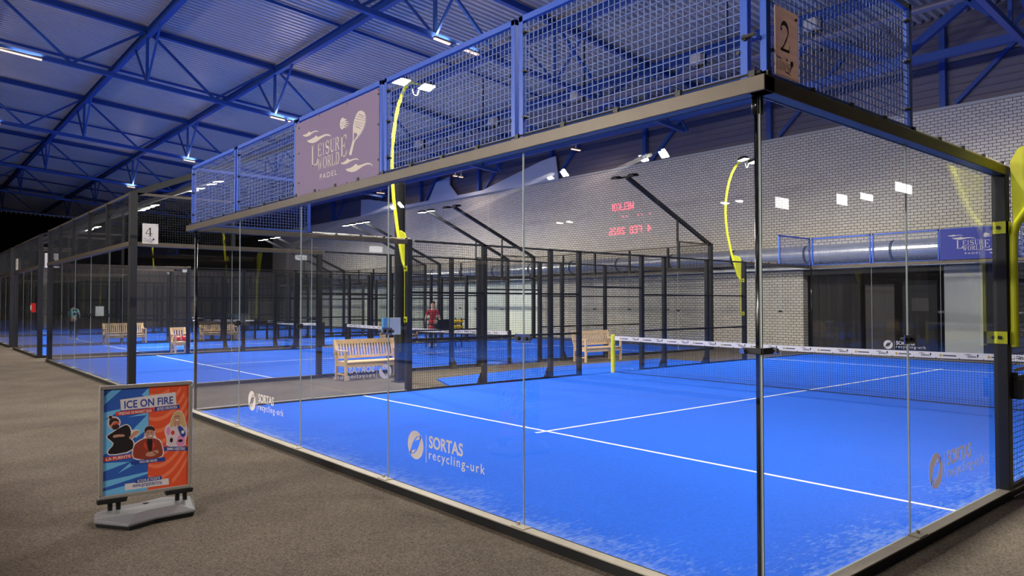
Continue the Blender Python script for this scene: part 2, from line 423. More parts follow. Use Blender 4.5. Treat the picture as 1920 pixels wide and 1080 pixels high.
def serif_glyph(F, ch, mi):
    st, hr = 0.17, 0.045     # stem and hairline in unit box
    R = lambda *a: F.rect(*a, mi=mi)
    def stem(x, y0=0, y1=1, w=st):
        R(x-w/2, x+w/2, y0, y1)
        for y in (y0, y1-hr):
            R(x-w/2-0.09, x+w/2+0.09, y, y+hr)
    if ch == 'L':
        stem(0.24); R(0.24, 0.95, 0, hr*1.3); F.poly([(0.95,0),(0.99,0.3),(0.95,0.3),(0.78,0.05)], mi)
    elif ch == 'E':
        stem(0.24)
        for y in (0, 0.49, 1-hr*1.3): R(0.24, 0.9 if y != 0.49 else 0.66, y, y+hr*1.3)
        F.poly([(0.9,0),(0.98,0.27),(0.93,0.27),(0.74,0.05)], mi); F.poly([(0.9,1),(0.92,0.76),(0.88,0.76),(0.74,0.95)], mi)
        F.poly([(0.64,0.38),(0.68,0.38),(0.68,0.64),(0.64,0.64),(0.58,0.51)], mi)
    elif ch == 'I':
        stem(0.5, w=st*1.3)
    elif ch == 'S':
        pts = arc(0.5,0.745,0.33,0.235,35,270,14) + arc(0.5,0.265,0.36,0.245,90,-150,14)
        n = len(pts); ws = [0.05+0.14*math.sin(PI*i/(n-1))**1.5 for i in range(n)]
        F.ribbon(pts, ws, mi); F.poly([(0.80,0.98),(0.84,0.98),(0.84,0.7),(0.79,0.7),(0.72,0.86)], mi); F.poly([(0.14,0.02),(0.18,0.02),(0.25,0.14),(0.18,0.3),(0.14,0.3)], mi)
    elif ch == 'U':
        R(0.17,0.34,0.28,1); R(0.05,0.46,1-hr,1); R(0.76,0.81,0.28,1); R(0.64,0.94,1-hr,1)
        pts = arc(0.53,0.3,0.27,0.26,180,360,16); n = len(pts); F.ribbon(pts, [0.17-0.115*i/(n-1) for i in range(n)], mi)
    elif ch == 'R':
        stem(0.24); pts = [(0.24,0.975)]+arc(0.5,0.74,0.27,0.235,90,-90,14)+[(0.24,0.5)]
        n = len(pts); F.ribbon(pts, [0.05+0.13*math.sin(PI*i/(n-1))**2 for i in range(n)], mi)
        F.poly([(0.44,0.5),(0.62,0.5),(1.0,0.02),(1.02,0),(0.8,0)], mi)
    elif ch == 'D':
        stem(0.24); pts = [(0.24,0.975)]+arc(0.44,0.5,0.44,0.475,90,-90,18)+[(0.24,0.025)]
        n = len(pts); F.ribbon(pts, [0.05+0.15*math.sin(PI*i/(n-1))**1.5 for i in range(n)], mi)
    elif ch == 'O':
        F.ring(0.5, 0.5, (0.45, 0.515), (0.27, 0.47), mi=mi)
    elif ch == 'W':
        for a, b, w in (((0.14,1),(0.34,0),0.13),((0.34,0),(0.52,0.9),0.045),((0.46,1),(0.68,0),0.13),((0.68,0),(0.88,1),0.045)):
            F.poly([(a[0]-w/2,a[1]),(a[0]+w/2,a[1]),(b[0]+w/2,b[1]),(b[0]-w/2,b[1])], mi)
        R(0.0,0.30,1-hr,1); R(0.36,0.6,1-hr,1); R(0.76,1.0,1-hr,1)
    elif ch == '2':
        pts = arc(0.46,0.71,0.31,0.265,165,-30,16)+[(0.6,0.42),(0.4,0.2),(0.14,0.02)]
        n = len(pts); ws = [0.06+0.11*math.sin(PI*min(1,i/(n-4)))**1.2 if i < n-3 else 0.09-0.02*(i-n+3) for i in range(n)]
        F.ribbon(pts, ws, mi); R(0.12,0.86,0,0.1); F.poly([(0.80,0.0),(0.86,0.0),(0.92,0.26),(0.88,0.26)], mi); F.disc(0.18,0.74,0.075,0.05,mi)
    elif ch == '4':
        R(0.58,0.74,0,1); R(0.42,0.9,0,hr); R(0.06,0.96,0.27,0.34)
        F.poly([(0.06,0.34),(0.14,0.34),(0.62,0.93),(0.66,1.0),(0.58,1.0)], mi)
    elif ch == '6':
        F.ring(0.5, 0.31, (0.38, 0.31), (0.22, 0.265), mi=mi)
        pts = [(0.2,0.33),(0.22,0.55),(0.36,0.8),(0.56,0.93),(0.76,0.98)]; F.ribbon(pts, [0.16,0.16,0.13,0.08,0.04], mi)
    elif ch == '3':
        pts = arc(0.46,0.74,0.28,0.24,150,-90,14); n=len(pts); F.ribbon(pts,[0.06+0.1*math.sin(PI*i/(n-1)) for i in range(n)],mi)
        pts = arc(0.46,0.26,0.34,0.255,90,-150,14); n=len(pts); F.ribbon(pts,[0.06+0.11*math.sin(PI*i/(n-1)) for i in range(n)],mi)
    elif ch == '7':
        R(0.1,0.9,0.88,1); F.poly([(0.8,0.9),(0.9,0.9),(0.48,0),(0.3,0)], mi); F.poly([(0.1,0.7),(0.14,0.7),(0.22,0.9),(0.1,0.9)], mi)
LOGO = {
 'w1': [(0.257,3.716),(0.324,3.712),(0.383,3.714),(0.429,3.729),(0.475,3.707),(0.544,3.711),(0.612,3.707),(0.656,3.694),(0.681,3.676),(0.645,3.689),(0.578,3.697),(0.51,3.691),(0.453,3.679),(0.383,3.677),(0.312,3.69)],
 'w2': [(0.372,3.629),(0.442,3.63),(0.511,3.633),(0.567,3.638),(0.612,3.65),(0.668,3.623),(0.756,3.625),(0.843,3.624),(0.918,3.612),(0.97,3.588),(0.985,3.57),(0.928,3.591),(0.854,3.602),(0.767,3.598),(0.691,3.586),(0.613,3.575),(0.534,3.575),(0.442,3.596)],
 'w3': [(1.199,3.251),(1.268,3.248),(1.317,3.257),(1.352,3.275),(1.405,3.253),(1.471,3.252),(1.537,3.249),(1.584,3.234),(1.599,3.22),(1.547,3.235),(1.481,3.238),(1.414,3.233),(1.356,3.223),(1.298,3.221),(1.239,3.231)],
 'w4': [(1.312,3.168),(1.396,3.166),(1.472,3.173),(1.538,3.193),(1.584,3.166),(1.676,3.166),(1.748,3.169),(1.82,3.158),(1.864,3.138),(1.883,3.117),(1.829,3.142),(1.766,3.15),(1.676,3.143),(1.603,3.127),(1.529,3.114),(1.444,3.117),(1.357,3.139)],
 'racket': [(1.645,3.722),(1.709,3.693),(1.742,3.646),(1.737,3.584),(1.701,3.527),(1.647,3.483),(1.583,3.454),(1.517,3.433),(1.489,3.392),(1.443,3.298),(1.404,3.299),(1.391,3.32),(1.442,3.4),(1.47,3.45),(1.47,3.515),(1.473,3.589),(1.497,3.649),(1.544,3.704),(1.59,3.726)],
 'throat': [(1.498,3.524),(1.564,3.498),(1.567,3.479),(1.508,3.448),(1.489,3.438)],
 'ball': [(1.241,3.665),(1.241,3.727),(1.298,3.659)],
 'lines': [(1.284,3.701),(1.353,3.688),(1.298,3.68),(1.392,3.652),(1.3,3.659),(1.421,3.624),(1.301,3.638),(1.392,3.606),(1.285,3.619),(1.346,3.6)],
 'dots': [(1.603,3.692),(1.691,3.654),(1.562,3.68),(1.706,3.63),(1.544,3.658),(1.702,3.608),(1.529,3.631),(1.683,3.581),(1.522,3.611),(1.665,3.557),(1.535,3.581),(1.628,3.541)],
 'L': [(0.48,3.313),(0.5,3.552),(0.649,3.309)],
 'EISUR': [(0.648,3.399),(0.647,3.544),(1.181,3.401),(1.18,3.53)],
 'E': [(1.192,3.304),(1.19,3.537),(1.352,3.307),(1.35,3.532)],
 'WORLD': [(0.65,3.249),(0.648,3.379),(1.179,3.233),(1.178,3.354)],
 'PADEL': [(0.713,3.137),(0.712,3.197),(1.119,3.127),(1.118,3.187)],
 'corner': [(0.081,3.851),(2.019,2.98),(2.006,3.812)],
}
# ------------------------------------------------------------------ setting
FZ = -0.035      # carpet level, just below the raised courts
XW, XL, YR, YF = 22.5, -32.0, -7.25, 96.0          # brick wall, left wall, rear wall, far wall
ROOF = lambda x: 11.87 - 0.0777 * (x - 8.88)       # top chord line of the trusses
TRUSS_Y = [-8.41, 3.89, 16.19, 28.49, 40.79, 53.09, 65.39, 77.69]
NODE_X = [8.88 - 5.118 * j for j in range(-2, 8)]
DEP = 1.95

def struct(o): o['kind'] = 'structure'; return o

mb = MB(); mb.box(XL, XW, YR, YF, -0.25, FZ)
struct(mb.build('floor', M['carpet']))

# corrugated roof deck: ribs along X, falling towards the brick wall
mb = MB(); pitch, hgt = 0.27, 0.13; y = YR; prof = []
while y < YF:
    prof += [(y, 0), (y+0.11, 0), (y+0.14, hgt), (y+0.24, hgt)]; y += pitch
xs = (XL, XW)
vs = []
for (y, z) in prof:
    for x in xs: vs.append((x, y, ROOF(x) + 0.30 + z))
mb.add(vs, [(2*i, 2*i+2, 2*i+3, 2*i+1) for i in range(len(prof)-1)])
mb.add([(XL, YR, ROOF(XL)+0.5), (XW, YR, ROOF(XW)+0.5), (XW, YF, ROOF(XW)+0.5), (XL, YF, ROOF(XL)+0.5)], [(0,1,2,3)])
struct(mb.build('ceiling', M['deck'], recalc=False))

# brick wall with the opening to the dark room
mb = MB(); T = 0.35
DO0, DO1, DZ = 6.75, 11.6, 2.95
mb.box(XW, XW+T, DO1, 62.0, FZ, 8.08); mb.box(XW, XW+T, 3.4, DO1, DZ, 8.08)
struct(mb.build('wall_right', M['brick']))
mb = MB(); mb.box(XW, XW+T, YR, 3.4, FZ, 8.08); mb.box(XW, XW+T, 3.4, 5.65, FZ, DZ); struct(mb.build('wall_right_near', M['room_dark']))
mb = MB(); mb.box(XW-0.02, XW+T, 5.65, DO0, FZ, DZ); struct(mb.build('trim_1', M['pale_wall']))
mb = MB(); mb.box(XW-0.03, XW+T, YR, 62.0, 8.08, 8.16); struct(mb.build('trim_2', M['pale_wall']))
# ribbed cladding above the bricks
mb = MB(); z = 8.16; prof = []
while z < 11.3: prof += [(z, 0), (z+0.19, 0), (z+0.205, 0.03), (z+0.225, 0.03)]; z += 0.24
vs = []
for (z, d) in prof:
    for y in (YR, YF): vs.append((XW+0.12-d, y, z))
mb.add(vs, [(2*i, 2*i+1, 2*i+3, 2*i+2) for i in range(len(prof)-1)])
struct(mb.build('wall_right_upper', M['cladding'], recalc=False))
# beyond the bricks the wall runs on dark
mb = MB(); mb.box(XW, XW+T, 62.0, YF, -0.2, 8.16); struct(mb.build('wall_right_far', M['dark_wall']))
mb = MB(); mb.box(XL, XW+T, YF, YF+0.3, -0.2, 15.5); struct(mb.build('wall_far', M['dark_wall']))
mb = MB(); n = 240  # pleated sheet added to imitate the reflected haze seen in the court glass
fr = [(0.4+22.0*i/n, 58.0+0.06*math.sin(i*1.7)) for i in range(n+1)]; mb.prism(fr+[(x, y+0.03) for x, y in fr[::-1]], 2, FZ, 4.3)
tag(rehome(mb.build('haze_backdrop', M['far_haze'])), 'grey brown sheet added behind the last court for the haze in the glass', 'curtain')
mb = MB(); mb.box(XL-0.3, XL, YR, YF, -0.2, 15.5); struct(mb.build('wall_left', M['room_mid']))
mb = MB(); mb.box(XL, XW+T, YR-0.3, YR, -0.2, 15.5); struct(mb.build('wall_rear', M['room_mid']))
for k, (a, b, c, d_) in enumerate(((12.8, 13.5, 4.08, 4.36), (16.0, 16.7, 4.45, 4.75), (17.45, 18.35, 4.72, 4.92), (19.85, 21.2, 5.2, 5.5))):
    mb = MB(); mb.box(a-0.06, a, YR, YR+0.05, c-0.06, d_+0.06); mb.box(b, b+0.06, YR, YR+0.05, c-0.06, d_+0.06); mb.box(a, b, YR, YR+0.05, c-0.06, c); mb.box(a, b, YR, YR+0.05, d_, d_+0.06)
    wn = struct(mb.build('window_%d' % (k+1), M['dark_frame']))
    mb = MB(); mb.box(a, b, YR+0.005, YR+0.02, c, d_); mb.build('window_pane', M['window_lit'], wn)
# dark room behind the opening
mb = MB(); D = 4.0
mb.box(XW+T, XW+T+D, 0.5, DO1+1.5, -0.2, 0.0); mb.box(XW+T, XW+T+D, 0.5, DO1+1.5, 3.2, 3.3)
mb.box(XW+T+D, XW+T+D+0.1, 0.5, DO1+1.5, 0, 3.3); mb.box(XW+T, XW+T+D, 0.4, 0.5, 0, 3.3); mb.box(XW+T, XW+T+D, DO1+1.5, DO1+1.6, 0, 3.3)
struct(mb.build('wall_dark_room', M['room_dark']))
def curtain(name, y0, y1, label):
    mb = MB(); n = int((y1-y0)/0.09); fr = []; bk = []
    for i in range(n+1):
        y = y0+(y1-y0)*i/n; x = XW+0.5+0.035*math.sin(i*1.9)+0.015*math.sin(i*0.7)
        fr.append((x, y)); bk.append((x+0.02, y))
    mb.prism(fr+bk[::-1], 2, 0.03, DZ-0.06)
    return tag(rehome(mb.build(name, M['room_dark'])), label, 'curtain')
curtain('dark_curtain', 9.7, 11.55, 'dark curtain hanging in the wall opening beside the brick corner')
mb = MB(); mb.box(XW+0.7, XW+0.76, 8.6, 9.6, 0, 2.4); 
struct(mb.build('door_1', M['room_mid']))
nb = thing('notice_poster', 'pale rectangular notice inside the dark wall opening', 'poster', (XW+0.62, 7.75, 1.5))
mb = MB(); mb.box(XW+0.62, XW+0.64, 7.45, 8.0, 1.45, 1.9); mb.build('sheet', M['room_mid'], nb)
mb = MB(); mb.box(XW+0.64, XW+0.70, 7.2, 8.3, 0.0, 2.5); struct(mb.build('trim_3', M['room_dark']))
mb = MB(); mb.box(XW+0.05, XW+0.2, 6.75, 11.6, 2.78, 2.95); struct(mb.build('trim_4', M['dark_frame']))

mb = MB(); mb.box(XW-0.04, XW-0.005, 26.2, 61.9, FZ, 2.9); struct(mb.build('trim_6', M['pale_green']))  # paler smooth panel over the lower part of the bricks
# white boarding over the bricks
mb = MB()
mb.prism([(24.7,8.1),(45.45,8.1),(45.4,9.32),(44.2,9.2),(39.0,8.3),(36.57,8.31),(35.76,9.37),(34.3,9.54),(34.3,9.06),(33.5,8.29),(31.0,8.3),(26.0,9.25),(24.9,9.35)], 0, XW-0.16, XW-0.10)
struct(mb.build('trim_5', M['white_board']))

# ---------------------------------------------------------------- roof steel
def hbeam(mb, p0, p1, w, h, mi=0):
    """I-section beam"""
    p0, p1 = Vector(p0), Vector(p1)
    mb.bar(p0+Vector((0,0,h/2-0.01)), p1+Vector((0,0,h/2-0.01)), w, 0.02, mi)
    mb.bar(p0-Vector((0,0,h/2-0.01)), p1-Vector((0,0,h/2-0.01)), w, 0.02, mi)
    mb.bar(p0, p1, 0.03, h-0.04, mi)
ORD = ['over the near walkway, out of the top of the picture', 'nearest the camera above the near court', 'carrying the warm lights beside the yellow lamp',
       'ending in two warm lights above the lilac sign', 'second beyond the lilac sign',
       'third beyond the lilac sign', 'fourth beyond the lilac sign', 'last before the black end of the hall']
for i, ty in enumerate(TRUSS_Y):
    if i == 0: continue
    t = thing('roof_truss', 'blue steel roof truss ' + ORD[i], 'roof truss', (NODE_X[0], ty, ROOF(NODE_X[0]) - DEP), 'blue roof trusses')
    a, b = XW-0.1, -22.0
    mb = MB(); hbeam(mb, (a, ty, ROOF(a)+0.12), (b, ty, ROOF(b)+0.12), 0.18, 0.22); mb.build('top_chord', M['steel_blue'], t)
    mb = MB(); mb.bar((a-1.0, ty, ROOF(a-1.0)-DEP), (b, ty, ROOF(b)-DEP), 0.16, 0.16); mb.build('bottom_chord', M['steel_blue'], t)
    for k, nx in enumerate(NODE_X):
        if nx < -20: continue
        low = (nx, ty, ROOF(nx)-DEP+0.05)
        mb = MB(); mb.bar(low, (nx, ty, ROOF(nx)+0.05), 0.10, 0.10); mb.build('upright', M['steel_blue'], t)
        for s in (-1, 1):
            mx = nx + s*5.118/2
            if mx > XW-0.8: continue
            mb = MB(); mb.bar((mx, ty, ROOF(mx)-DEP+0.05), (nx+s*0.1, ty, ROOF(nx)+0.05), 0.09, 0.09); mb.build('web_diagonal', M['steel_blue'], t)
            mb = MB(); mb.bar((nx, ty+s*0.06, ROOF(nx)-DEP+0.06), (nx, ty+s*1.9, ROOF(nx)-0.10), 0.07, 0.07, up=(1,0,0)); mb.build('knee_brace', M['steel_blue'], t)
PORD = ['along the brick wall', 'over the far end of the near court', 'over the net of the near court', 'running up behind the lilac sign',
        'passing the mid height of the left picture edge', 'at the far left of the picture', 'over the walkway left of the picture', 'over the opposite row of courts']
for k, nx in enumerate(NODE_X[:7]):
    mb = MB(); hbeam(mb, (nx, YR+0.05, ROOF(nx)-0.02), (nx, YF-0.05, ROOF(nx)-0.02), 0.20, 0.30)
    o = mb.build('roof_purlin', M['steel_blue'])
    tag(o, 'blue steel purlin under the roof deck ' + PORD[min(k, 7)], 'roof beam', 'blue roof purlins')
# thin sag rods across the deck between the purlins
for k, nx in enumerate(NODE_X[1:5]):
    pass
for i in range(1, 7):
    ym = (TRUSS_Y[i] + TRUSS_Y[i+1]) / 2
    mb = MB(); mb.bar((XW-0.2, ym, ROOF(XW)+0.18), (-20, ym, ROOF(-20)+0.18), 0.06, 0.10)
    tag(mb.build('deck_rail', M['steel_blue']), 'slim blue rail under the deck midway between trusses, ' + ['over the near walkway', 'just above the near court', 'left of the lilac sign', 'behind the second lit truss', 'over the narrow court', 'near the dark end'][i-1], 'roof rail', 'slim blue deck rails')
# bracing bay next to the brick wall
t = thing('wall_brace', 'heavy blue lattice brace high up in front of the mauve cladding', 'roof brace', (20.5, 10.0, 9.2), None)
mb = MB(); mb.bar((20.5, 3.9, 9.28), (20.5, 16.2, 9.28), 0.20, 0.24); mb.build('strut', M['steel_blue'], t)
for (ya, za, yb, zb, w) in ((4.0, 9.3, 5.3, 10.85, 0.24), (5.1, 10.85, 7.4, 9.35, 0.24), (10.1, 10.9, 7.4, 9.35, 0.2), (10.1, 10.9, 12.6, 9.35, 0.2), (15.0, 10.9, 12.6, 9.35, 0.2)):
    mb = MB(); mb.bar((20.5, ya, za), (20.5, yb, zb), w, w*0.8, up=(1,0,0)); mb.build('brace_diagonal', M['steel_blue'], t)
for k, lab in enumerate(('second bay, behind the near corner mesh', 'third bay, behind the near court mesh', 'fourth bay, over the white boarding', 'fifth bay, towards the dark end')):
    ya = TRUSS_Y[2+k]; t = thing('wall_brace', 'blue lattice brace in front of the mauve cladding, ' + lab, 'roof brace', (20.5, ya+6.1, 9.2))
    mb = MB(); mb.bar((20.5, ya+0.1, 9.28), (20.5, ya+12.2, 9.28), 0.20, 0.24); mb.build('strut', M['steel_blue'], t)
    for q in range(4):
        y0_, y1_ = ya+0.1+3.02*q, ya+0.1+3.02*(q+1); za, zb = (9.35, 10.85) if q % 2 == 0 else (10.85, 9.35)
        mb = MB(); mb.bar((20.5, y0_, za), (20.5, y1_, zb), 0.18, 0.14, up=(1,0,0)); mb.build('brace_diagonal', M['steel_blue'], t)
t = thing('roof_pipe', 'pale pipe running along the hall under the trusses, behind the near court mesh', 'pipe', (16, 20, 9.1))
mb = MB(); mb.tube([(16, 4, 9.15), (16, 58, 9.15)], 0.10, 14); mb.build('pipe', M['cladding'], t)
for q in range(9):
    mb = MB(); mb.box(15.98, 16.02, 4.4+6.15*q, 4.44+6.15*q, 9.24, ROOF(16)+0.3); mb.build('hanger', M['duct_band'], t)
for (y, lab) in ((7.9, 'right of the number 2 board'), (11.75, 'left of the number 2 board'), (17.2, 'third from the number 2 board'), (22.2, 'fourth from the number 2 board'), (28.0, 'nearest the curved yellow lamp')):
    t = thing('roof_spotlight', 'small white spotlight box above the roof pipe, ' + lab, 'spotlight', (16, y, 9.25), 'white spotlight boxes on the roof pipe')
    mb = MB(); mb.box(15.80, 16.06, y-0.30, y+0.10, 9.42, 9.72); mb.build('front', M['sticker'], t, bevel=0.01)
    mb = MB(); mb.box(16.06, 16.22, y-0.26, y+0.06, 9.40, 9.78); mb.box(15.97, 16.03, y-0.12, y-0.06, 9.24, 9.42); mb.build('case', M['black'], t)
CY = [6.7 + 6.2*k for k in range(10)]
CO = ['right of the near corner mesh', 'behind the glass corner', 'in the wide bay left of the glass corner', 'above the red display reflection', 'right of the white boarding', 'behind the white boarding, first', 'behind the white boarding, second', 'behind the white boarding, third', 'left of the white boarding', 'at the dark end of the cladding']
for k, cy in enumerate(CY):
    t = thing('wall_column', 'blue steel column on the mauve cladding ' + CO[k], 'column', (XW-0.1, cy, 8.16), 'blue cladding columns')
    mb = MB(); mb.box(XW-0.13, XW+0.07, cy-0.09, cy+0.09, 8.16, ROOF(XW)+0.2); mb.build('upright', M['steel_blue'], t)
    mb = MB(); mb.bar((XW-0.02, cy-0.35, 8.2), (XW-0.02, cy-2.9, ROOF(XW)-0.2), 0.12, 0.10, up=(1,0,0)); mb.build('brace', M['steel_blue'], t)

# ventilation duct along the wall
dx, dz, dr = 21.72, 3.50, 0.31
d = thing('ventilation_duct', 'round galvanised air duct running along the brick wall behind the far glass', 'air duct', (dx, 12, dz-dr))
yy = 5.0
while yy < 60:
    L_ = 3.0; mb = MB(); mb.tube([(dx, yy, dz), (dx, yy+L_, dz)], dr, 24); mb.build('duct_section', M['galv'], d, smooth=False)
    mb = MB(); mb.tube([(dx, yy+L_-0.04, dz), (dx, yy+L_+0.04, dz)], dr+0.015, 24); mb.build('duct_band', M['duct_band'], d)
    yy += L_
mb = MB()
for k in range(12): mb.bar((dx, 6+4.6*k, dz-dr-0.03), (XW+0.02, 6+4.6*k, dz-dr-0.03), 0.05, 0.05)
mb.build('bracket_row', M['duct_band'], d)
mb = MB(); mb.box(21.95, 22.1, 5.0, 60, 2.98, 3.06); mb.box(22.1, XW-0.001, 5.0, 60, 3.04, 3.06)
tag(rehome(mb.build('cable_tray', M['galv'])), 'long flat cable tray under the round duct on the brick wall', 'cable tray')

# ---------------------------------------------------------------- ceiling strip lights
def strip(x0, x1, y, z0, z1, label, w=STRIP_W):
    y = y - 0.16 if w > 50 else y
    t = thing('strip_light', label, 'ceiling light', ((x0+x1)/2, y, (z0+z1)/2), 'warm strip lights')
    mb = MB(); mb.bar((x0, y, z0+0.03), (x1, y, z1+0.03), 0.13, 0.06); mb.build('housing', M['silver'], t)
    mb = MB(); mb.bar((x0+0.02, y, z0-0.015), (x1-0.02, y, z1-0.015), 0.10, 0.03); mb.build('lens', M['tube'], t)
    if abs(z0-z1) < 1e-6:
        mb = MB(); xm = (x0+x1)/2; mb.bar((xm, y, z0+0.05), (xm, y, ROOF(xm)+0.45), 0.03, 0.03); mb.build('hanger', M['silver'], t)
    if w:
        l = bpy.data.lights.new('strip_source', 'AREA'); l.shape = 'RECTANGLE'; l.size = abs(x1-x0); l.size_y = 0.1
        l.energy = w; l.color = (1.0, 0.8, 0.62)
        lo = bpy.data.objects.new('light_source', l); COL.objects.link(lo); lo.parent = t; lo.location = (0, 0, -0.06)
        l2 = l.copy(); l2.energy = w*(0.07 if x0 > -2 and y > 20 or x0 > 0 else 2.2)          # uplight added to brighten the deck, strongest on the unseen strips
        l2.size_y = 0.2
        lu = bpy.data.objects.new('light_source', l2); COL.objects.link(lu); lu.parent = t; lu.location = (0, 0.0, 0.08); lu.rotation_euler = (PI, 0, 0)
    return t
BC = lambda x: ROOF(x) - DEP - 0.14
for (x0, x1, ty, lab) in (
    (-1.05, 0.28, 28.49, 'long warm strip light at the left picture edge under a blue truss'),
    (8.62, 9.28, 28.49, 'warm strip light left of the lilac sign, left one of a pair'),
    (9.42, 10.0, 28.49, 'warm strip light touching the lilac sign frame, right one of a pair'),
    (8.72, 9.33, 16.19, 'warm strip light above the curved yellow lamp, left one of a pair'),
    (9.53, 10.45, 16.19, 'warm strip light above the curved yellow lamp, right one of a pair'),
    (8.62, 9.25, 40.79, 'warm strip light left of the blue mesh corner'),
    (-1.05, 0.2, 40.79, 'warm strip light cut by the left picture edge'),
    (8.5, 9.0, 53.09, 'small warm strip light above the second court corner post')):
    strip(x0, x1, ty, BC(x0), BC(x1), lab)
# unseen strips added over walkway and opposite courts to brighten them and the deck
for ty, nm in ((3.89, 'nearest'), (16.19, 'second'), (28.49, 'third'), (40.79, 'fourth')):
    strip(-10.6, -9.2, ty, BC(-10.6), BC(-9.2), 'added warm strip light over the opposite courts, ' + nm + ' truss, out of frame')
    if ty < 20: strip(-1.05, 0.28, ty, BC(-1.05), BC(0.28), 'added warm strip light over the walkway, ' + nm + ' truss, out of frame')
for (x0, x1, y, z, lab) in ((20.7, 21.3, 22.1, 9.05, 'white strip light high on the wall right of the white boarding'),
                            (20.85, 21.15, 31.85, 9.1, 'small white strip light by the dark gap in the white boarding, left of two'),
                            (20.85, 21.15, 31.3, 8.97, 'small white strip light by the dark gap in the white boarding, right of two'),
                            (20.7, 21.3, 40.3, 9.1, 'small white strip light left of the curved yellow lamp')):
    strip(x0, x1, y, z, z, lab, 12.0)
# ------------------------------------------------------------------ courts
LEN = 20.0

def logo_decal(wall_o, u, n, parent, x0, scale=1.0):
    """emblem, rule and two lines of lettering; x measured along u from wall_o"""
    F = Flat(wall_o, u, (0, 0, 1), n, 0.0085); T = Flat(wall_o, u, (0, 0, 1), n, 0.0085)
    cx, cy, r = x0 + 0.12*scale, 0.435, 0.13*scale
    def ell(t): 
        a = math.radians(t); x, y = 0.36*r*math.cos(a), 0.80*r*math.sin(a); q = math.radians(-38)
        return (cx + x*math.cos(q) - y*math.sin(q), cy + x*math.sin(q) + y*math.cos(q))
    def out(t): a = math.radians(t); return (cx + r*math.cos(a), cy + r*math.sin(a))
    for (a, b) in ((56, 228), (236, 408)):
        n_ = 18
        for k in range(n_):
            t0, t1 = a+(b-a)*k/n_, a+(b-a)*(k+1)/n_
            F.poly([out(t0), out(t1), ell(t1), ell(t0)])
        t = b; F.poly([out(t), (cx+1.12*r*math.cos(math.radians(t-4)), cy+1.12*r*math.sin(math.radians(t-4))), ell(t-18)])
        F.poly([ell(a+10), (cx+(-0.1 if a < 100 else 0.1)*r, cy+(0.28 if a < 100 else -0.28)*r), ell(a+55)])
    sx = x0 + 0.29*scale
    K = Flat(wall_o, u, (0, 0, 1), n, 0.0085); K.rect(sx, sx+0.008*scale, 0.30, 0.55); K.build('logo_rule', M['sticker'], parent)
    T.text('SORTAS', (sx+0.05*scale, 0.445), (sx+0.56*scale, 0.445), 0.108*scale, bold=0.026)
    T.build('logo_name', M['sticker'], parent); T = Flat(wall_o, u, (0, 0, 1), n, 0.0085)
    T.text('recycling-urk', (sx+0.05*scale, 0.345), (sx+0.86*scale, 0.345), 0.082*scale, spacing=1.25, bold=0.008)
    T.build('logo_tagline', M['sticker'], parent)
    return F.build('logo_emblem', M['sticker'], parent)

def end_wall(root, w, W, style, decals=()):
    near = style == 'blue'
    for k in range(int(W/2)):
        glass_panel(w, 2*k+0.003, 2*k+1.997, 0.045, 2.90, root)
    for k in range(1, int(W/2)):
        mb = MB(); w.box(mb, 2*k-0.0032, 2*k+0.0032, -0.0063, 0.0063, 0.045, 2.90); mb.build('glass_joint', M['glass_edge'], root)
    # clamps on the joints, at the foot and at mid height
    for k in range(1, int(W/2)):
        s = 2*k
        mb = MB(); w.box(mb, s-0.09, s+0.05, 0.006, 0.088, 0.045, 0.052); p = w.pt(s+0.03, 0.03, 0.052); mb.tube([p, (p[0], p[1], p[2]+0.02)], 0.013, 10)
        mb.build('foot_clamp', M['base'], root)
        mb = MB(); w.box(mb, s-0.085, s+0.085, 0.008, 0.016, 1.435, 1.50, 0)
        for q in (-0.045, 0.045): mb.tube([w.pt(s+q, -0.03, 1.467), w.pt(s+q, 0.03, 1.467)], 0.016, 10, 1)
        mb.build('glass_clamp', [M['chrome'], M['black']], root)
    mb = MB(); w.box(mb, -0.09, W+0.09, -0.006, 0.088, FZ, 0.036, 1); w.box(mb, -0.092, W+0.092, -0.006, 0.092, 0.036, 0.045, 0); mb.build('base_rail', [M['base'] if near else M['rail'], M['rubber_and_shade']], root)  # black body under the top plate paints in the shade on the rail side
    ext = 0.16 if near else 0.0
    mb = MB(); w.box(mb, -0.088, W+ext if not near else W+0.16, -0.02, 0.09, 2.90, 2.99); mb.build('top_rail', M['rail'], root, bevel=0.005)
    if near:
        mb = MB(); mb.tube([w.pt(-0.05, 0.055, 3.012), w.pt(W+0.1, 0.055, 3.012)], 0.011, 8); cb = mb.build('cable', M['black'], root)
        for i in range(int(W/0.5)+1):
            mb = MB(); w.box(mb, i*0.5-0.02, i*0.5+0.02, 0.036, 0.074, 2.99, 3.028); mb.build('cable_clip', M['black'], cb)
        for k in range(int(W/2)): mesh_frame(root, w, 2*k+0.03, 2*k+1.985, 'blue')
    else:
        for k in range(1, int(W/2)):
            mb = MB(); w.box(mb, 2*k-0.04, 2*k+0.04, 0.0, 0.08, 2.99, 3.96); mb.build('post', M['dark_frame'], root)
        mb = MB(); w.box(mb, 0.05, W-0.05, 0.0, 0.06, 3.94, 3.99); mb.build('top_rail', M['rail'], root)
        mb = MB(); w.wires(mb, 0.06, W-0.06, 3.0, 3.94, 0.03); mb.build('wire_mesh', M['wire'], root, recalc=False)

